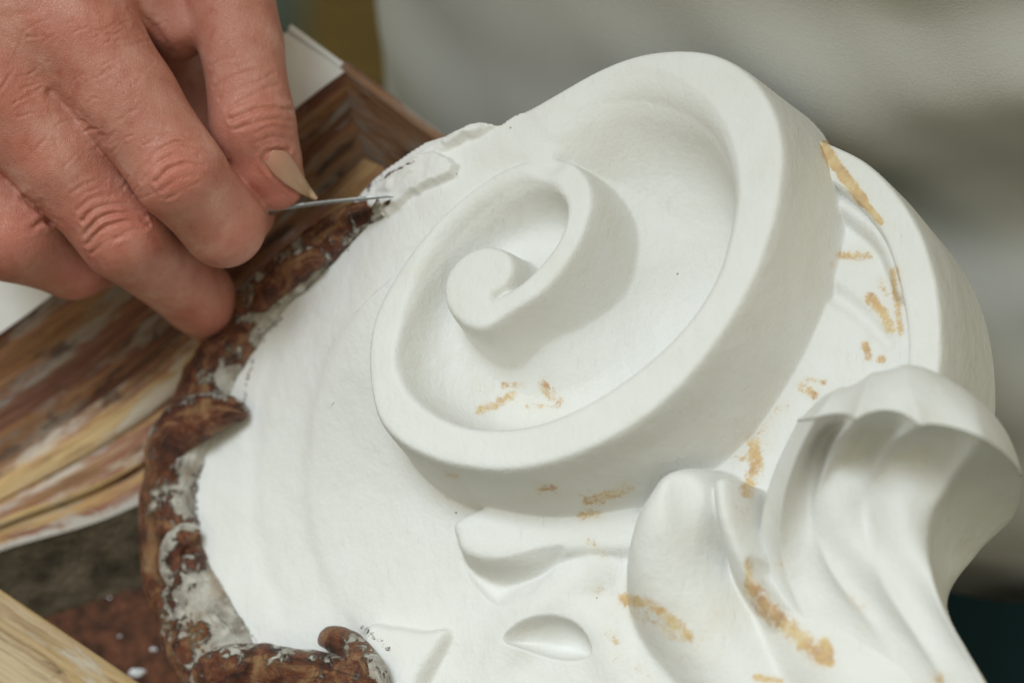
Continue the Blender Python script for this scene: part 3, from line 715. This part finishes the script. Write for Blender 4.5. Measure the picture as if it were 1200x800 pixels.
# crumbs of loosened plaster and shellac under the blade
def crumb_mesh(centres, name, mat, attrs_wear):
    vs, fs, b0 = [], [], 0
    for (px, py, r) in centres:
        h = ground_h(px, py); q = P(px, py, h + r * .6); c = S(np.array(q[0]), np.array(q[1]), np.array(h + r * .5))
        bm = bmesh.new(); bmesh.ops.create_icosphere(bm, subdivisions=1, radius=1)
        pts_ = np.array([v.co[:] for v in bm.verts]); ff = np.array([[v.index for v in f.verts] for f in bm.faces]); bm.free()
        pts_ = pts_ * (1 + .35 * rng.standard_normal((len(pts_), 1))) * r * np.array([1.2, .9, .7]) + c
        vs.append(pts_); fs.append(ff + b0); b0 += len(pts_)
    return mesh(name, np.vstack(vs), np.vstack(fs), mat, orn, smooth=False, attrs={'wear': np.full(b0, attrs_wear), 'stain': np.zeros(b0)})
cw = [(390 + 70 * t + rng.normal(0, 5), 292 - 55 * t + rng.normal(0, 7), rng.uniform(1.2, 4)) for t in rng.random(70)]
o_ = crumb_mesh(cw[:40], 'crumbs', M_RIM, .1); o_['kind'] = 'stuff'
o_ = crumb_mesh(cw[40:], 'crumbs', M_PL, .1); o_['kind'] = 'stuff'

# ================================================================== WOODEN MOULDING
wood = root('wooden_moulding', tuple(W(at(150, 450, -700))), 'streaky brown painted wooden moulding with white end under the hand', 'moulding')
def line(pts, m=60):
    q = cr(pts, 14); s = np.r_[0, np.cumsum(np.linalg.norm(np.diff(q, axis=0), axis=1))]
    t = np.linspace(0, s[-1], m); q = np.stack([np.interp(t, s, q[:, k]) for k in range(3)], 1)
    return at(q[:, 0], q[:, 1], q[:, 2])
def strip(lines, name, mat, parent, sub=8, jit=1.2, label=None, edge=0.0):
    Ls = np.array(lines); k, m_ = Ls.shape[:2]
    rows_ = []
    for a in range(k - 1):
        for t in np.linspace(0, 1, sub, endpoint=False): rows_.append(Ls[a] * (1 - t) + Ls[a + 1] * t)
    rows_.append(Ls[-1]); R = np.array(rows_)
    al = np.tile(np.linspace(0, 1, m_)[None], (len(R), 1)) * np.linalg.norm(Ls[0, -1] - Ls[0, 0])
    ac = np.r_[0, np.cumsum(np.linalg.norm(np.diff(R.mean(1), axis=0), axis=1))]
    wc = np.stack([al, np.tile(ac[:, None], (1, m_)), 0 * al], -1)
    R = R + (vnoise(wc * np.array([.15, 1, 1]), 18, 3) * jit)[..., None] * np.array([0, .3, .9])
    return mesh(name, R.reshape(-1, 3), gridfaces(len(R), m_), mat, parent, attrs={'wc': wc.reshape(-1, 3), 'edge': np.tile(np.exp(-np.arange(len(R))[::-1] / 2.5)[:, None] * edge, (1, m_)).ravel()}, label=label)
dn = -UPS
L0 = line([(-160, 420, -360), (60, 250, -350), (200, 142, -345), (335, 38, -330)])
L1 = line([(-160, 505, -365), (48, 357, -352), (200, 240, -345), (404, 84, -322)])
M0 = line([(-160, 560, -400), (80, 412, -395), (230, 300, -385), (416, 128, -352)])
M1 = line([(-160, 640, -425), (144, 450, -420), (300, 310, -405), (428, 186, -380)])
M2 = line([(-160, 662, -412), (150, 472, -408), (310, 325, -392), (450, 196, -362)])
L2 = line([(-160, 700, -400), (0, 645, -396), (160, 592, -392), (330, 480, -380), (520, 330, -360)])
strip([L0, L1], 'white_edge', M_WHITE, wood, 6, .6)
strip([L0 + dn * 420, L0 + dn * 2], 'outer_side', M_WHITE, wood, 3, .5)
strip([L1, M0, M1], 'inner_face', M_DARK, wood, 14, 6)
def between(f, dz): return M2 * (1 - f) + L2 * f + np.array([0, dz * .5, dz])
strip([M1, M2, between(.22, 0), between(.235, -12), between(.25, -3), between(.48, 2), between(.50, 12), between(.66, 10), between(.675, -8), between(.69, 0), L2], 'board', M_WOOD, wood, 5, 2.2, edge=1.0)
strip([L2, L2 + np.array([3, -5, -6]), L2 + dn * 420], 'front_side', M_GREY, wood, 10, 2.0, label='dirty grey brown vertical side')
# end board that closes the moulding at its upper end
def slab(poly, thick, name, mat, parent, dirv, along, label=None, seg=6):
    """solid board from a front outline (bench points) pushed along dirv"""
    Pp = np.array(poly, float); k = len(Pp)
    e = []
    for i in range(k):
        for t in np.linspace(0, 1, seg, endpoint=False): e.append(Pp[i] * (1 - t) + Pp[(i + 1) % k] * t)
    e = np.array(e); m_ = len(e); c = e.mean(0)
    dirv = np.asarray(dirv, float)
    ins = e + (c - e) / (np.linalg.norm(c - e, axis=1)[:, None]) * 3
    rings = [ins, e + dirv * 2.5, e + dirv * thick * .5, e + dirv * thick]
    vs = np.vstack(rings + [c[None], (c + dirv * thick)[None]])
    fs = [tuple(f) for f in gridfaces(4, m_, True)]
    fs += [(4 * m_, (i + 1) % m_, i) for i in range(m_)] + [(4 * m_ + 1, 3 * m_ + i, 3 * m_ + (i + 1) % m_) for i in range(m_)]
    al = np.asarray(along, float); al /= np.linalg.norm(al); nr_ = np.cross(np.cross(Pp[1] - Pp[0], Pp[2] - Pp[0]), al); nr_ /= np.linalg.norm(nr_)
    wc = np.stack([vs @ al, vs @ nr_, vs @ np.cross(al, nr_)], 1)
    o = mesh(name, vs, fs, mat, parent, smooth=False, attrs={'wc': wc}, label=label)
    bm = bmesh.new(); bm.from_mesh(o.data); bmesh.ops.recalc_face_normals(bm, faces=bm.faces[:]); bm.to_mesh(o.data); bm.free()
    return o
e0, e1, e2, e3 = at(398, 79, -322), at(560, 200, -300), at(560, 330, -430), at(425, 190, -384)
slab([e0, e1, e2, e3], 26, 'end_board', M_DARK, wood, (0.30, 0.34, -.03), e1 - e0)
ed0, ed1 = at(337, 34, -331), at(398, 79, -323)
slab([ed0, ed1, ed1 + dn * 300, ed0 + dn * 300], 9, 'end_board', M_WHITE, wood, (0.55, 0.62, -.05), ed1 - ed0, label='white painted end board')
# the reddish dusty ledge in the pit
q0 = L2[0] + dn * 150; 
lg = [at(-60, 760, -480), at(150, 690, -480), at(330, 660, -480), at(400, 900, -480), at(-60, 900, -480)]
slab(lg, 60, 'ledge', M_RED, wood, n * -1, lg[1] - lg[0], label='red brown dusty ledge')

cv, cf_, cb = [], [], 0
for (px, py, r, z) in [(160, 787, 9, -395), (128, 700, 2, -440), (180, 760, 4, -420), (140, 745, 2.5, -425)]:
    bm = bmesh.new(); bmesh.ops.create_icosphere(bm, subdivisions=2, radius=1); v_ = np.array([v.co[:] for v in bm.verts]); f2_ = np.array([[v.index for v in f.verts] for f in bm.faces]); bm.free()
    v_ = v_ * (1 + .8 * vnoise(v_ + px, .6, 2))[:, None] * r * .62 * np.array([1.7, .8, .35]) + at(px, py, z); cv.append(v_); cf_.append(f2_ + cb); cb += len(v_)
o_ = mesh('plaster_chips', np.vstack(cv), np.vstack(cf_), M_WHITE, None, smooth=False); tag(o_, 'loose white plaster crumbs scattered in the pit beside the rim', 'crumbs', kind='stuff')
plank = slab([at(-80, 636, -230), at(172, 806, -215), at(120, 900, -200), at(-80, 900, -190)], 90, 'wooden_plank', M_PLANK, None, (0, -.3, -.95), at(172, 806, -215) - at(-80, 636, -230))
tag(plank, 'yellowish brown chalky plank in the bottom left corner below the moulding', 'plank')

# ================================================================== PERSON: hand, sleeve, shirt, trousers
person = root('person', tuple(on_floor(900, 330) * np.array([1, 1, 0])), 'person in white shirt and dark trousers scraping the ornament with a small blade', 'person')

def sd_cone(X, a, b, ra, rb):
    a = np.asarray(a); b = np.asarray(b); e = b - a
    t = np.clip(((X - a) @ e) / (e @ e), 0, 1)
    return np.linalg.norm(X - a - t[..., None] * e, axis=-1) - (ra + t * (rb - ra))
def surface_nets(vol, org, h):
    nx, ny, nz = vol.shape; s = vol < 0
    c = np.zeros((nx - 1, ny - 1, nz - 1), np.int8)
    for dx in (0, 1):
        for dy in (0, 1):
            for dz in (0, 1): c += s[dx:nx - 1 + dx, dy:ny - 1 + dy, dz:nz - 1 + dz]
    act = np.argwhere((c > 0) & (c < 8)); idx = -np.ones(c.shape, np.int64); idx[tuple(act.T)] = np.arange(len(act))
    acc = np.zeros((len(act), 3)); cnt = np.zeros(len(act))
    cor = [(a, b, d) for a in (0, 1) for b in (0, 1) for d in (0, 1)]
    for i in range(8):
        for j in range(i + 1, 8):
            A_, B_ = np.array(cor[i]), np.array(cor[j])
            if abs(A_ - B_).sum() != 1: continue
            va = vol[tuple((act + A_).T)]; vb = vol[tuple((act + B_).T)]
            m = (va < 0) != (vb < 0); t = va[m] / (va[m] - vb[m])
            acc[m] += A_ + t[:, None] * (B_ - A_); cnt[m] += 1
    verts = (act + acc / cnt[:, None]) * h + org
    faces = []
    for ax in range(3):
        o1, o2 = [(1, 2), (2, 0), (0, 1)][ax]
        sl0 = [slice(None)] * 3; sl1 = [slice(None)] * 3
        sl0[ax] = slice(0, -1); sl1[ax] = slice(1, None)
        cr_ = s[tuple(sl0)] != s[tuple(sl1)]
        e = np.argwhere(cr_)
        e = e[(e[:, o1] > 0) & (e[:, o2] > 0) & (e[:, o1] < vol.shape[o1] - 1) & (e[:, o2] < vol.shape[o2] - 1)]
        flip = s[tuple(sl0)][tuple(e.T)]
        d1 = np.zeros(3, int); d1[o1] = 1; d2 = np.zeros(3, int); d2[o2] = 1
        qd = np.stack([idx[tuple((e - d1 - d2).T)], idx[tuple((e - d2).T)], idx[tuple(e.T)], idx[tuple((e - d1).T)]], 1)
        qd[~flip] = qd[~flip][:, ::-1]
        faces.append(qd)
    return verts, np.vstack(faces)

J = lambda x, y, z: at(x, y, z)
HS = 3.0
gx = np.arange(-470, 440, HS); gy = np.arange(-70, 760, HS); gz = np.arange(-420, 40, HS)
GX = np.stack(np.meshgrid(gx - 250 - 0, gy, gz, indexing='ij'), -1).astype(np.float32)
gorg = np.array([gx[0] - 250, gy[0], gz[0]])
def chain(pts, k):
    d = None
    for (p0, r0), (p1, r1) in zip(pts[:-1], pts[1:]):
        c = sd_cone(GX, J(*p0), J(*p1), r0, r1).astype(np.float32)
        d = c if d is None else smin(d, c, k).astype(np.float32)
    return d
palm = chain([((-420, -330, -160), 120), ((-230, -150, -130), 105), ((70, 22, -96), 74)], 20)
for pts in ([((-330, -230, -150), 110), ((-30, 92, -92), 72)], [((-380, -190, -160), 105), ((-130, 150, -125), 66)], [((-420, -150, -180), 100), ((-215, 215, -180), 56)],
            [((-260, -60, -210), 90), ((-20, 60, -190), 70)], [((-250, -260, -170), 95), ((60, -190, -190), 80), ((180, -90, -185), 58)]):
    palm = smin(palm, chain(pts, 18), 26).astype(np.float32)
fingers = [
  ([((85, 30, -90), 70), ((150, 118, -70), 58), ((210, 203, -62), 53), ((262, 264, -122), 48), ((288, 250, -215), 36)], (85, 30, -90)),
  ([((-18, 92, -92), 70), ((70, 188, -95), 55), ((144, 278, -118), 50), ((232, 348, -282), 44), ((264, 386, -372), 34)], (-25, 95, -92)),
  ([((-130, 150, -130), 64), ((-50, 202, -128), 55), ((14, 270, -150), 60), ((86, 308, -222), 43), ((132, 300, -300), 36)], (-130, 150, -130)),
  ([((-215, 215, -180), 54), ((-170, 310, -200), 48), ((-125, 335, -245), 40), ((-95, 325, -265), 34)], (-215, 215, -180)),
  ([((110, -200, -180), 74), ((262, -50, -142), 54), ((284, 55, -132), 47), ((296, 145, -120), 49), ((311, 188, -134), 41), ((325, 214, -148), 33)], (170, -110, -170))]
hand = palm
for pts, base in fingers:
    f_ = chain(pts, 7)
    dj = np.linalg.norm(GX - J(*base), axis=-1)
    kk = 3.0 + 26 * np.exp(-(dj / 95) ** 2)
    hand = smin(hand, f_, kk).astype(np.float32)
# web of skin between thumb and index
palm = None
fill = chain([((120, -60, -250), 78), ((200, 70, -285), 52), ((226, 165, -300), 34)], 14)
hand = smin(hand, fill, 6).astype(np.float32)
web = chain([((165, -20, -150), 44), ((208, 30, -158), 30), ((212, 48, -170), 22)], 10)
hand = smin(hand, web, 14).astype(np.float32)
hv_, hf_ = surface_nets(hand, gorg, HS)
# two relaxation passes, one subdivision through a grid-free split
def relax(v, f, it, lam=.5):
    e = np.vstack([f[:, [0, 1]], f[:, [1, 2]], f[:, [2, 3]], f[:, [3, 0]]])
    cn = np.bincount(e.ravel(), minlength=len(v)).astype(float)
    for _ in range(it):
        s = np.zeros_like(v)
        for k in range(3):
            s[:, k] = np.bincount(e[:, 0], v[e[:, 1], k], len(v)) + np.bincount(e[:, 1], v[e[:, 0], k], len(v))
        v = v + lam * (s / cn[:, None] - v)
    return v
def split(v, f):
    e = np.vstack([f[:, [0, 1]], f[:, [1, 2]], f[:, [2, 3]], f[:, [3, 0]]]); k = np.sort(e, 1)
    key = k[:, 0].astype(np.int64) * len(v) + k[:, 1]
    u_, inv_ = np.unique(key, return_inverse=True)
    mid = (v[u_ // len(v)] + v[u_ % len(v)]) / 2
    fc = v[f].mean(1); nv, ne, nf = len(v), len(u_), len(f)
    m = nv + inv_.reshape(4, nf); c = nv + ne + np.arange(nf)
    nf_ = np.vstack([np.stack([f[:, i], m[i], c, m[(i - 1) % 4]], 1) for i in range(4)])
    return np.vstack([v, mid, fc]), nf_
hv_ = relax(hv_, hf_, 3)
hv_, hf_ = split(hv_, hf_); hv_ = relax(hv_, hf_, 3)
def vnormals(v, f):
    a = np.cross(v[f[:, 2]] - v[f[:, 0]], v[f[:, 3]] - v[f[:, 1]]); r = np.zeros_like(v)
    for k in range(4):
        for c in range(3): r[:, c] += np.bincount(f[:, k], a[:, c], len(v))
    return r / (np.linalg.norm(r, axis=1)[:, None] + 1e-9)
hn = vnormals(hv_, hf_)
f_ = DIST / (DIST - hv_[:, 2]); HX = hv_[:, 0] * f_ + 600; HY = 400 - hv_[:, 1] * f_
front = np.clip(hn[:, 2] * 2.5, 0, 1)
disp = np.zeros(len(hv_)); red = np.zeros(len(hv_)); dust = np.zeros(len(hv_))
def crease(pts, w_, a, zmin=-400, raise_=.45):
    global disp
    q = cr(pts, 6); m = (HX > q[:, 0].min() - 30) & (HX < q[:, 0].max() + 30) & (HY > q[:, 1].min() - 30) & (HY < q[:, 1].max() + 30) & (hv_[:, 2] > zmin)
    jit = .8 * np.clip(.62 + .8 * vnoise(hv_[m], 15, 2), 0, 1)
    d = np.abs(polydist(HX[m], HY[m], q) + 1.6 * vnoise(hv_[m], 9, 2))
    disp[m] += front[m] * jit * (-a * np.exp(-(d / w_) ** 2) + raise_ * a * np.exp(-((d - 2.4 * w_) / (1.5 * w_)) ** 2))
def blob(x, y, rx, ry, ang, a, r=0.0, du=0.0):
    c, s = math.cos(ang), math.sin(ang); X = HX - x; Y = HY - y
    g = np.exp(-(((X * c + Y * s) / rx) ** 2 + ((-X * s + Y * c) / ry) ** 2))
    global disp, red, dust
    disp += a * g * front; red = np.maximum(red, r * g * front); dust = np.maximum(dust, du * g * front)
# index knuckle
blob(203, 205, 34, 40, .8, 4, .75, .6)
for p, w_, a in [([(172, 196), (182, 180), (205, 168), (228, 172)], 2.2, 2.6), ([(168, 212), (182, 194), (206, 182), (232, 184)], 2.4, 2.4), ([(184, 212), (200, 198), (220, 192), (236, 196)], 2.4, 3.2), ([(190, 222), (208, 210), (228, 204)], 2, 1.8), ([(176, 168), (196, 158), (216, 158)], 2, 1.2), ([(196, 232), (214, 222), (232, 214)], 2, 1.3)]: crease(p, w_, a)
# middle knuckle
blob(140, 275, 34, 40, .8, 5, .7, .3)
for p, w_, a in [([(98, 258), (112, 244), (136, 240), (166, 246)], 2.4, 3), ([(100, 274), (116, 256), (140, 250), (168, 256)], 2.4, 3.4), ([(104, 284), (120, 268), (146, 260), (172, 264)], 2.4, 3.4), ([(130, 284), (146, 272), (168, 268)], 2.2, 2.2), ([(90, 246), (110, 232), (136, 228)], 2, 1.6), ([(84, 226), (104, 214), (126, 216)], 2, 1.2), ([(108, 296), (126, 282), (150, 276)], 2, 1.6)]: crease(p, w_, a)
# thumb joint
blob(300, 140, 40, 36, 0, 2.5, .4, .5)
for p, w_, a in [([(272, 140), (290, 133), (310, 127), (342, 128)], 2.4, 4.2), ([(268, 128), (288, 116), (312, 104), (326, 100)], 2.2, 2.2), ([(258, 116), (280, 104), (306, 94), (320, 86)], 2, 1.6), ([(252, 102), (274, 90), (300, 82)], 2, 1.2), ([(276, 152), (300, 144), (322, 140), (344, 142)], 2.2, 2.6), ([(300, 156), (318, 148), (342, 152)], 2, 1.8), ([(246, 78), (262, 70), (280, 68)], 2, 1.1), ([(284, 122), (304, 113), (330, 112)], 1.8, 1.5), ([(300, 166), (320, 160), (344, 164)], 2, 1.2)]: crease(p, w_, a)
blob(322, 222, 40, 24, .6, 0, .8); blob(275, 285, 40, 26, .6, 0, .45); blob(240, 370, 60, 24, .6, 0, .45); blob(95, 330, 50, 26, .3, 0, .6)
# nail fold
crease([(338, 177), (320, 175), (308, 184), (313, 197), (324, 209), (340, 221), (356, 231)], 2.2, 1.2, raise_=2.2)
# folded little-side finger
crease([(30, 232), (44, 244), (54, 252), (60, 262)], 3.4, 5.5); crease([(36, 268), (48, 260), (60, 260)], 3, 4); blob(10, 275, 34, 34, 0, 3, .7)
crease([(34, 238), (46, 238), (52, 244)], 2.4, 2.4)
# back of the hand: knuckle, tendons, veins, folds
blob(105, 30, 46, 40, .6, 7, .55); blob(20, 115, 44, 36, .6, 5, .6)
crease([(70, 5), (95, 18), (120, 20)], 4, 1.5); crease([(0, 20), (40, 12), (70, -8)], 5, 1.8); crease([(150, 12), (170, 22), (190, 44), (200, 62)], 3, 2.5)
crease([(140, 40), (165, 48), (185, 62)], 2.4, 1.3); crease([(60, 110), (88, 132), (120, 165)], 6, 4)
for k in range(70):
    x = rng.uniform(0, 170); y = rng.uniform(20, 240)
    if abs((x * .8) - y) > 150: continue
    a = -.5 + rng.normal(0, .25); l = rng.uniform(14, 30)
    crease([(x, y), (x + l * math.cos(a) * .5, y + l * math.sin(a) * .5 + rng.normal(0, 1.5)), (x + l * math.cos(a), y + l * math.sin(a))], 1.6, rng.uniform(.6, 1.3))
blob(60, 50, 60, 22, .8, 3, .3); blob(30, 175, 50, 30, .7, 0, .45); blob(90, 250, 30, 40, .7, 0, .4); blob(140, 20, 30, 20, .5, 2, .3)
disp += .55 * vnoise(hv_, 42, 3)
hv2 = hv_ + hn * disp[:, None]
body = mesh('body', hv2, hf_, M_SKIN, person, attrs={'red': np.clip(red, 0, 1), 'dust': np.clip(dust, 0, 1)})

# thumb nail, seated on the thumb's own surface
NL = cr([(309, 188), (313, 195), (323, 207), (339, 218.5), (356, 229), (369.5, 235.8)], 6); NR = cr([(320, 176), (336, 178), (347, 190), (356, 206), (364.5, 220), (373, 232)], 6)
fz = DIST / (DIST - hv2[:, 2]); SX = hv2[:, 0] * fz + 600; SY = 400 - hv2[:, 1] * fz
near = (SX > 290) & (SX < 385) & (SY > 160) & (SY < 255); SX, SY, SZ = SX[near], SY[near], hv2[near, 2]
def surf_z(x, y):
    d2 = (SX - x) ** 2 + (SY - y) ** 2; m = d2 < 20
    return SZ[m].max() if m.any() else np.nan
nx_n = 13; tt_n = np.linspace(0, 1, nx_n)
gx_n = NL[:, None, 0] * (1 - tt_n) + NR[:, None, 0] * tt_n; gy_n = NL[:, None, 1] * (1 - tt_n) + NR[:, None, 1] * tt_n
gz_n = np.array([[surf_z(x, y) for x, y in zip(a, b)] for a, b in zip(gx_n, gy_n)])
ok = ~np.isnan(gz_n); Am = np.stack([np.ones(ok.sum()), gx_n[ok], gy_n[ok], gx_n[ok] ** 2, gy_n[ok] ** 2, gx_n[ok] * gy_n[ok]], 1)
cf = np.linalg.lstsq(Am, gz_n[ok], rcond=None)[0]
sm_z = cf[0] + cf[1] * gx_n + cf[2] * gy_n + cf[3] * gx_n ** 2 + cf[4] * gy_n ** 2 + cf[5] * gx_n * gy_n
sm_z = np.maximum(sm_z, np.nanmin(gz_n))
edge = np.minimum(1, np.linspace(0, 3, len(gx_n)))[:, None]
free = np.clip(np.linspace(-.9, 1.6, len(gx_n)), 0, 1)[:, None]
RN = at(gx_n, gy_n, sm_z - 1.2 * (1 - free) + 1.0 * free + 3.6 * (1 - (2 * tt_n - 1) ** 2)[None] * edge)
nail = mesh('fingernail', RN.reshape(-1, 3), gridfaces(*RN.shape[:2])[:, ::-1], M_NAIL, person, attrs={'tip': np.tile((np.clip(np.linspace(-.3, 1.2, len(gx_n)), 0, 1))[:, None], (1, nx_n)).ravel()})
sm = nail.modifiers.new('thickness', 'SOLIDIFY'); sm.thickness = .0004; sm.offset = -1

# ---- shirt: an upright torso in the room, with soft folds; the sleeve joins the hand
tc = W(at(1010, 300, -1150)) + np.array([.036, 0, 0])             # torso axis (room x, y)
def torso_r(z, th):
    """half widths of the shirt by height"""
    return 1
zs = np.linspace(.838, 1.52, 150); ths = np.linspace(0, 2 * np.pi, 260, endpoint=False)
prof = lambda z: (np.interp(z, [.78, .86, 1.0, 1.2, 1.4, 1.47, 1.53], [.192, .185, .178, .19, .205, .17, .07]), np.interp(z, [.78, .86, 1.0, 1.2, 1.4, 1.47, 1.53], [.15, .145, .135, .14, .135, .11, .06]))
Z, T = np.meshgrid(zs, ths, indexing='ij')
rx, ry = prof(Z)
xx = np.cos(T) * rx; yy = np.sin(T) * ry
pt = np.stack([xx, yy, Z], -1)
# drag folds running down across the belly
dg = (xx * .75 + (Z - 1) * .9); dh = (xx * -.35 + (Z - 1) * 1.0)
fold = (.008 * vnoise(np.stack([dg * 26, dh * 3, yy * 2], -1), 1.0, 2) + .011 * vnoise(np.stack([dh * 24 + 4, dg * 2.5, yy * 2], -1), 1.0, 2) + .004 * vnoise(pt, .10, 2)) * 1.5 * (.25 + .75 * np.clip((xx + .15) / .08, 0, 1))
nx_, ny_ = np.cos(T), np.sin(T)
sh = np.stack([tc[0] + xx + nx_ * fold, tc[1] + yy + ny_ * fold, Z], -1)
def wmesh(name, vw, faces, mat, parent, label=None):
    return mesh(name, ((vw - OFF) / PX) @ ROTN, faces, mat, parent, label=label)
wmesh('shirt', sh.reshape(-1, 3), gridfaces(len(zs), len(ths), True), M_SHIRT, person)
# sleeve from shoulder over the elbow to the wrist
sp = [np.array([tc[0] - .17, tc[1], 1.44]), np.array([tc[0] - .27, tc[1] - .01, 1.38]), np.array([tc[0] - .42, tc[1] - .0, 1.29])]
wr = W(at(-330, -250, -150)); wr2 = W(at(-420, -335, -160))
sp += [wr2 + (wr2 - wr) * 1.4, wr2, wr + (wr2 - wr) * .35]
sq = cr(sp, 12); rads = np.interp(np.linspace(0, 1, len(sq)), [0, .2, .5, .8, 1], [.075, .07, .056, .042, .036])
tt = np.gradient(sq, axis=0); tt /= np.linalg.norm(tt, axis=1)[:, None]
s1_ = np.cross(tt, np.array([0, 0, 1.0])); s1_ /= np.linalg.norm(s1_, axis=1)[:, None]; s2_ = np.cross(tt, s1_)
aa = np.linspace(0, 2 * np.pi, 48, endpoint=False)
sv = sq[:, None] + (s1_[:, None] * np.cos(aa)[None, :, None] + s2_[:, None] * np.sin(aa)[None, :, None]) * rads[:, None, None]
sv = sv + (vnoise(sv, .03, 2) * .004)[..., None]
wmesh('sleeve', sv.reshape(-1, 3), gridfaces(len(sq), 48, True), M_SHIRT, person)
# trousers
zt = np.linspace(.05, .90, 80); 
vt, ft, b0 = [], [], 0
Zt, Tt = np.meshgrid(np.linspace(.70, .885, 40), ths, indexing='ij')
rxt = np.interp(Zt, [.70, .8, .9], [.205, .205, .20]); ryt = np.interp(Zt, [.70, .8, .9], [.16, .165, .16])
ft_ = .006 * vnoise(np.stack([np.cos(Tt) * 5, np.sin(Tt) * 5, Zt * 22], -1), 1., 2)
hips = np.stack([tc[0] + np.cos(Tt) * (rxt + ft_), tc[1] + np.sin(Tt) * (ryt + ft_), Zt], -1)
vt.append(hips.reshape(-1, 3)); ft.append(gridfaces(*Zt.shape, True)); b0 = Zt.size
for s in (-1, 1):
    Zl, Tl = np.meshgrid(np.linspace(.03, .74, 70), np.linspace(0, 2 * np.pi, 60, endpoint=False), indexing='ij')
    r_ = np.interp(Zl, [.03, .4, .74], [.075, .085, .115]) + .006 * vnoise(np.stack([np.cos(Tl) * 2, np.sin(Tl) * 2, Zl * 14 + s], -1), 1., 2)
    lg_ = np.stack([tc[0] + s * .1 + np.cos(Tl) * r_, tc[1] + np.sin(Tl) * r_ * 1.05, Zl], -1)
    vt.append(lg_.reshape(-1, 3)); ft.append(gridfaces(*Zl.shape, True) + b0); b0 += Zl.size
wmesh('trousers', np.vstack(vt), np.vstack(ft), M_TROUSER, person)

# ================================================================== SCRAPER BLADE
b_ = [(300, 246, 3.5), (330, 243, 3.5), (356, 239.5, 3.4), (390, 235.5, 3.2), (425, 232, 3.0), (448, 230, 2.4), (461, 230.5, 1.0)]
q = cr(b_, 6); zb = np.interp(q[:, 0], [300, 356, 461], [-158, -150, -112])
rowsB = []
for (x, y, hw_), z in zip(q, zb):
    wd = np.interp(x, [300, 356, 430, 461], [10, 16, 18, 3])
    rowsB.append(np.array([at(x, y - hw_ * .55, z + wd * .5), at(x, y + hw_ * .2, z + wd * .52), at(x, y + hw_, z + wd * .2), at(x, y + hw_ * .7, z - wd), at(x, y - hw_ * .3, z - wd)]))
RB = np.array(rowsB)
fb = [tuple(f) for f in gridfaces(len(RB), 5, True)] + [(4, 3, 2, 1, 0), tuple((len(RB) - 1) * 5 + i for i in range(5))]
bl_root = root('scraper', tuple(W(at(330, 243, -160))), 'thin steel scraper blade pinched between thumb and index finger', 'scraper')
mesh('blade', RB.reshape(-1, 3), fb, M_STEEL, bl_root, smooth=False)
hq = cr([(330, 243, -160), (290, 246, -172), (240, 250, -190)], 8)
hc = at(hq[:, 0], hq[:, 1], hq[:, 2]); ang = np.linspace(0, 2 * np.pi, 16, endpoint=False)
rr_ = np.interp(np.linspace(0, 1, len(hc)), [0, .1, .9, 1], [5, 9, 9, 3])
HV = hc[:, None] + np.stack([0 * ang, np.cos(ang), np.sin(ang)], 1)[None] * rr_[:, None, None]
fh = [tuple(f) for f in gridfaces(len(hc), 16, True)] + [tuple(range(16))[::-1], tuple((len(hc) - 1) * 16 + i for i in range(16))]
mesh('handle', HV.reshape(-1, 3), fh, mat_simple('handle_wood', (.16, .08, .035), .5), bl_root)
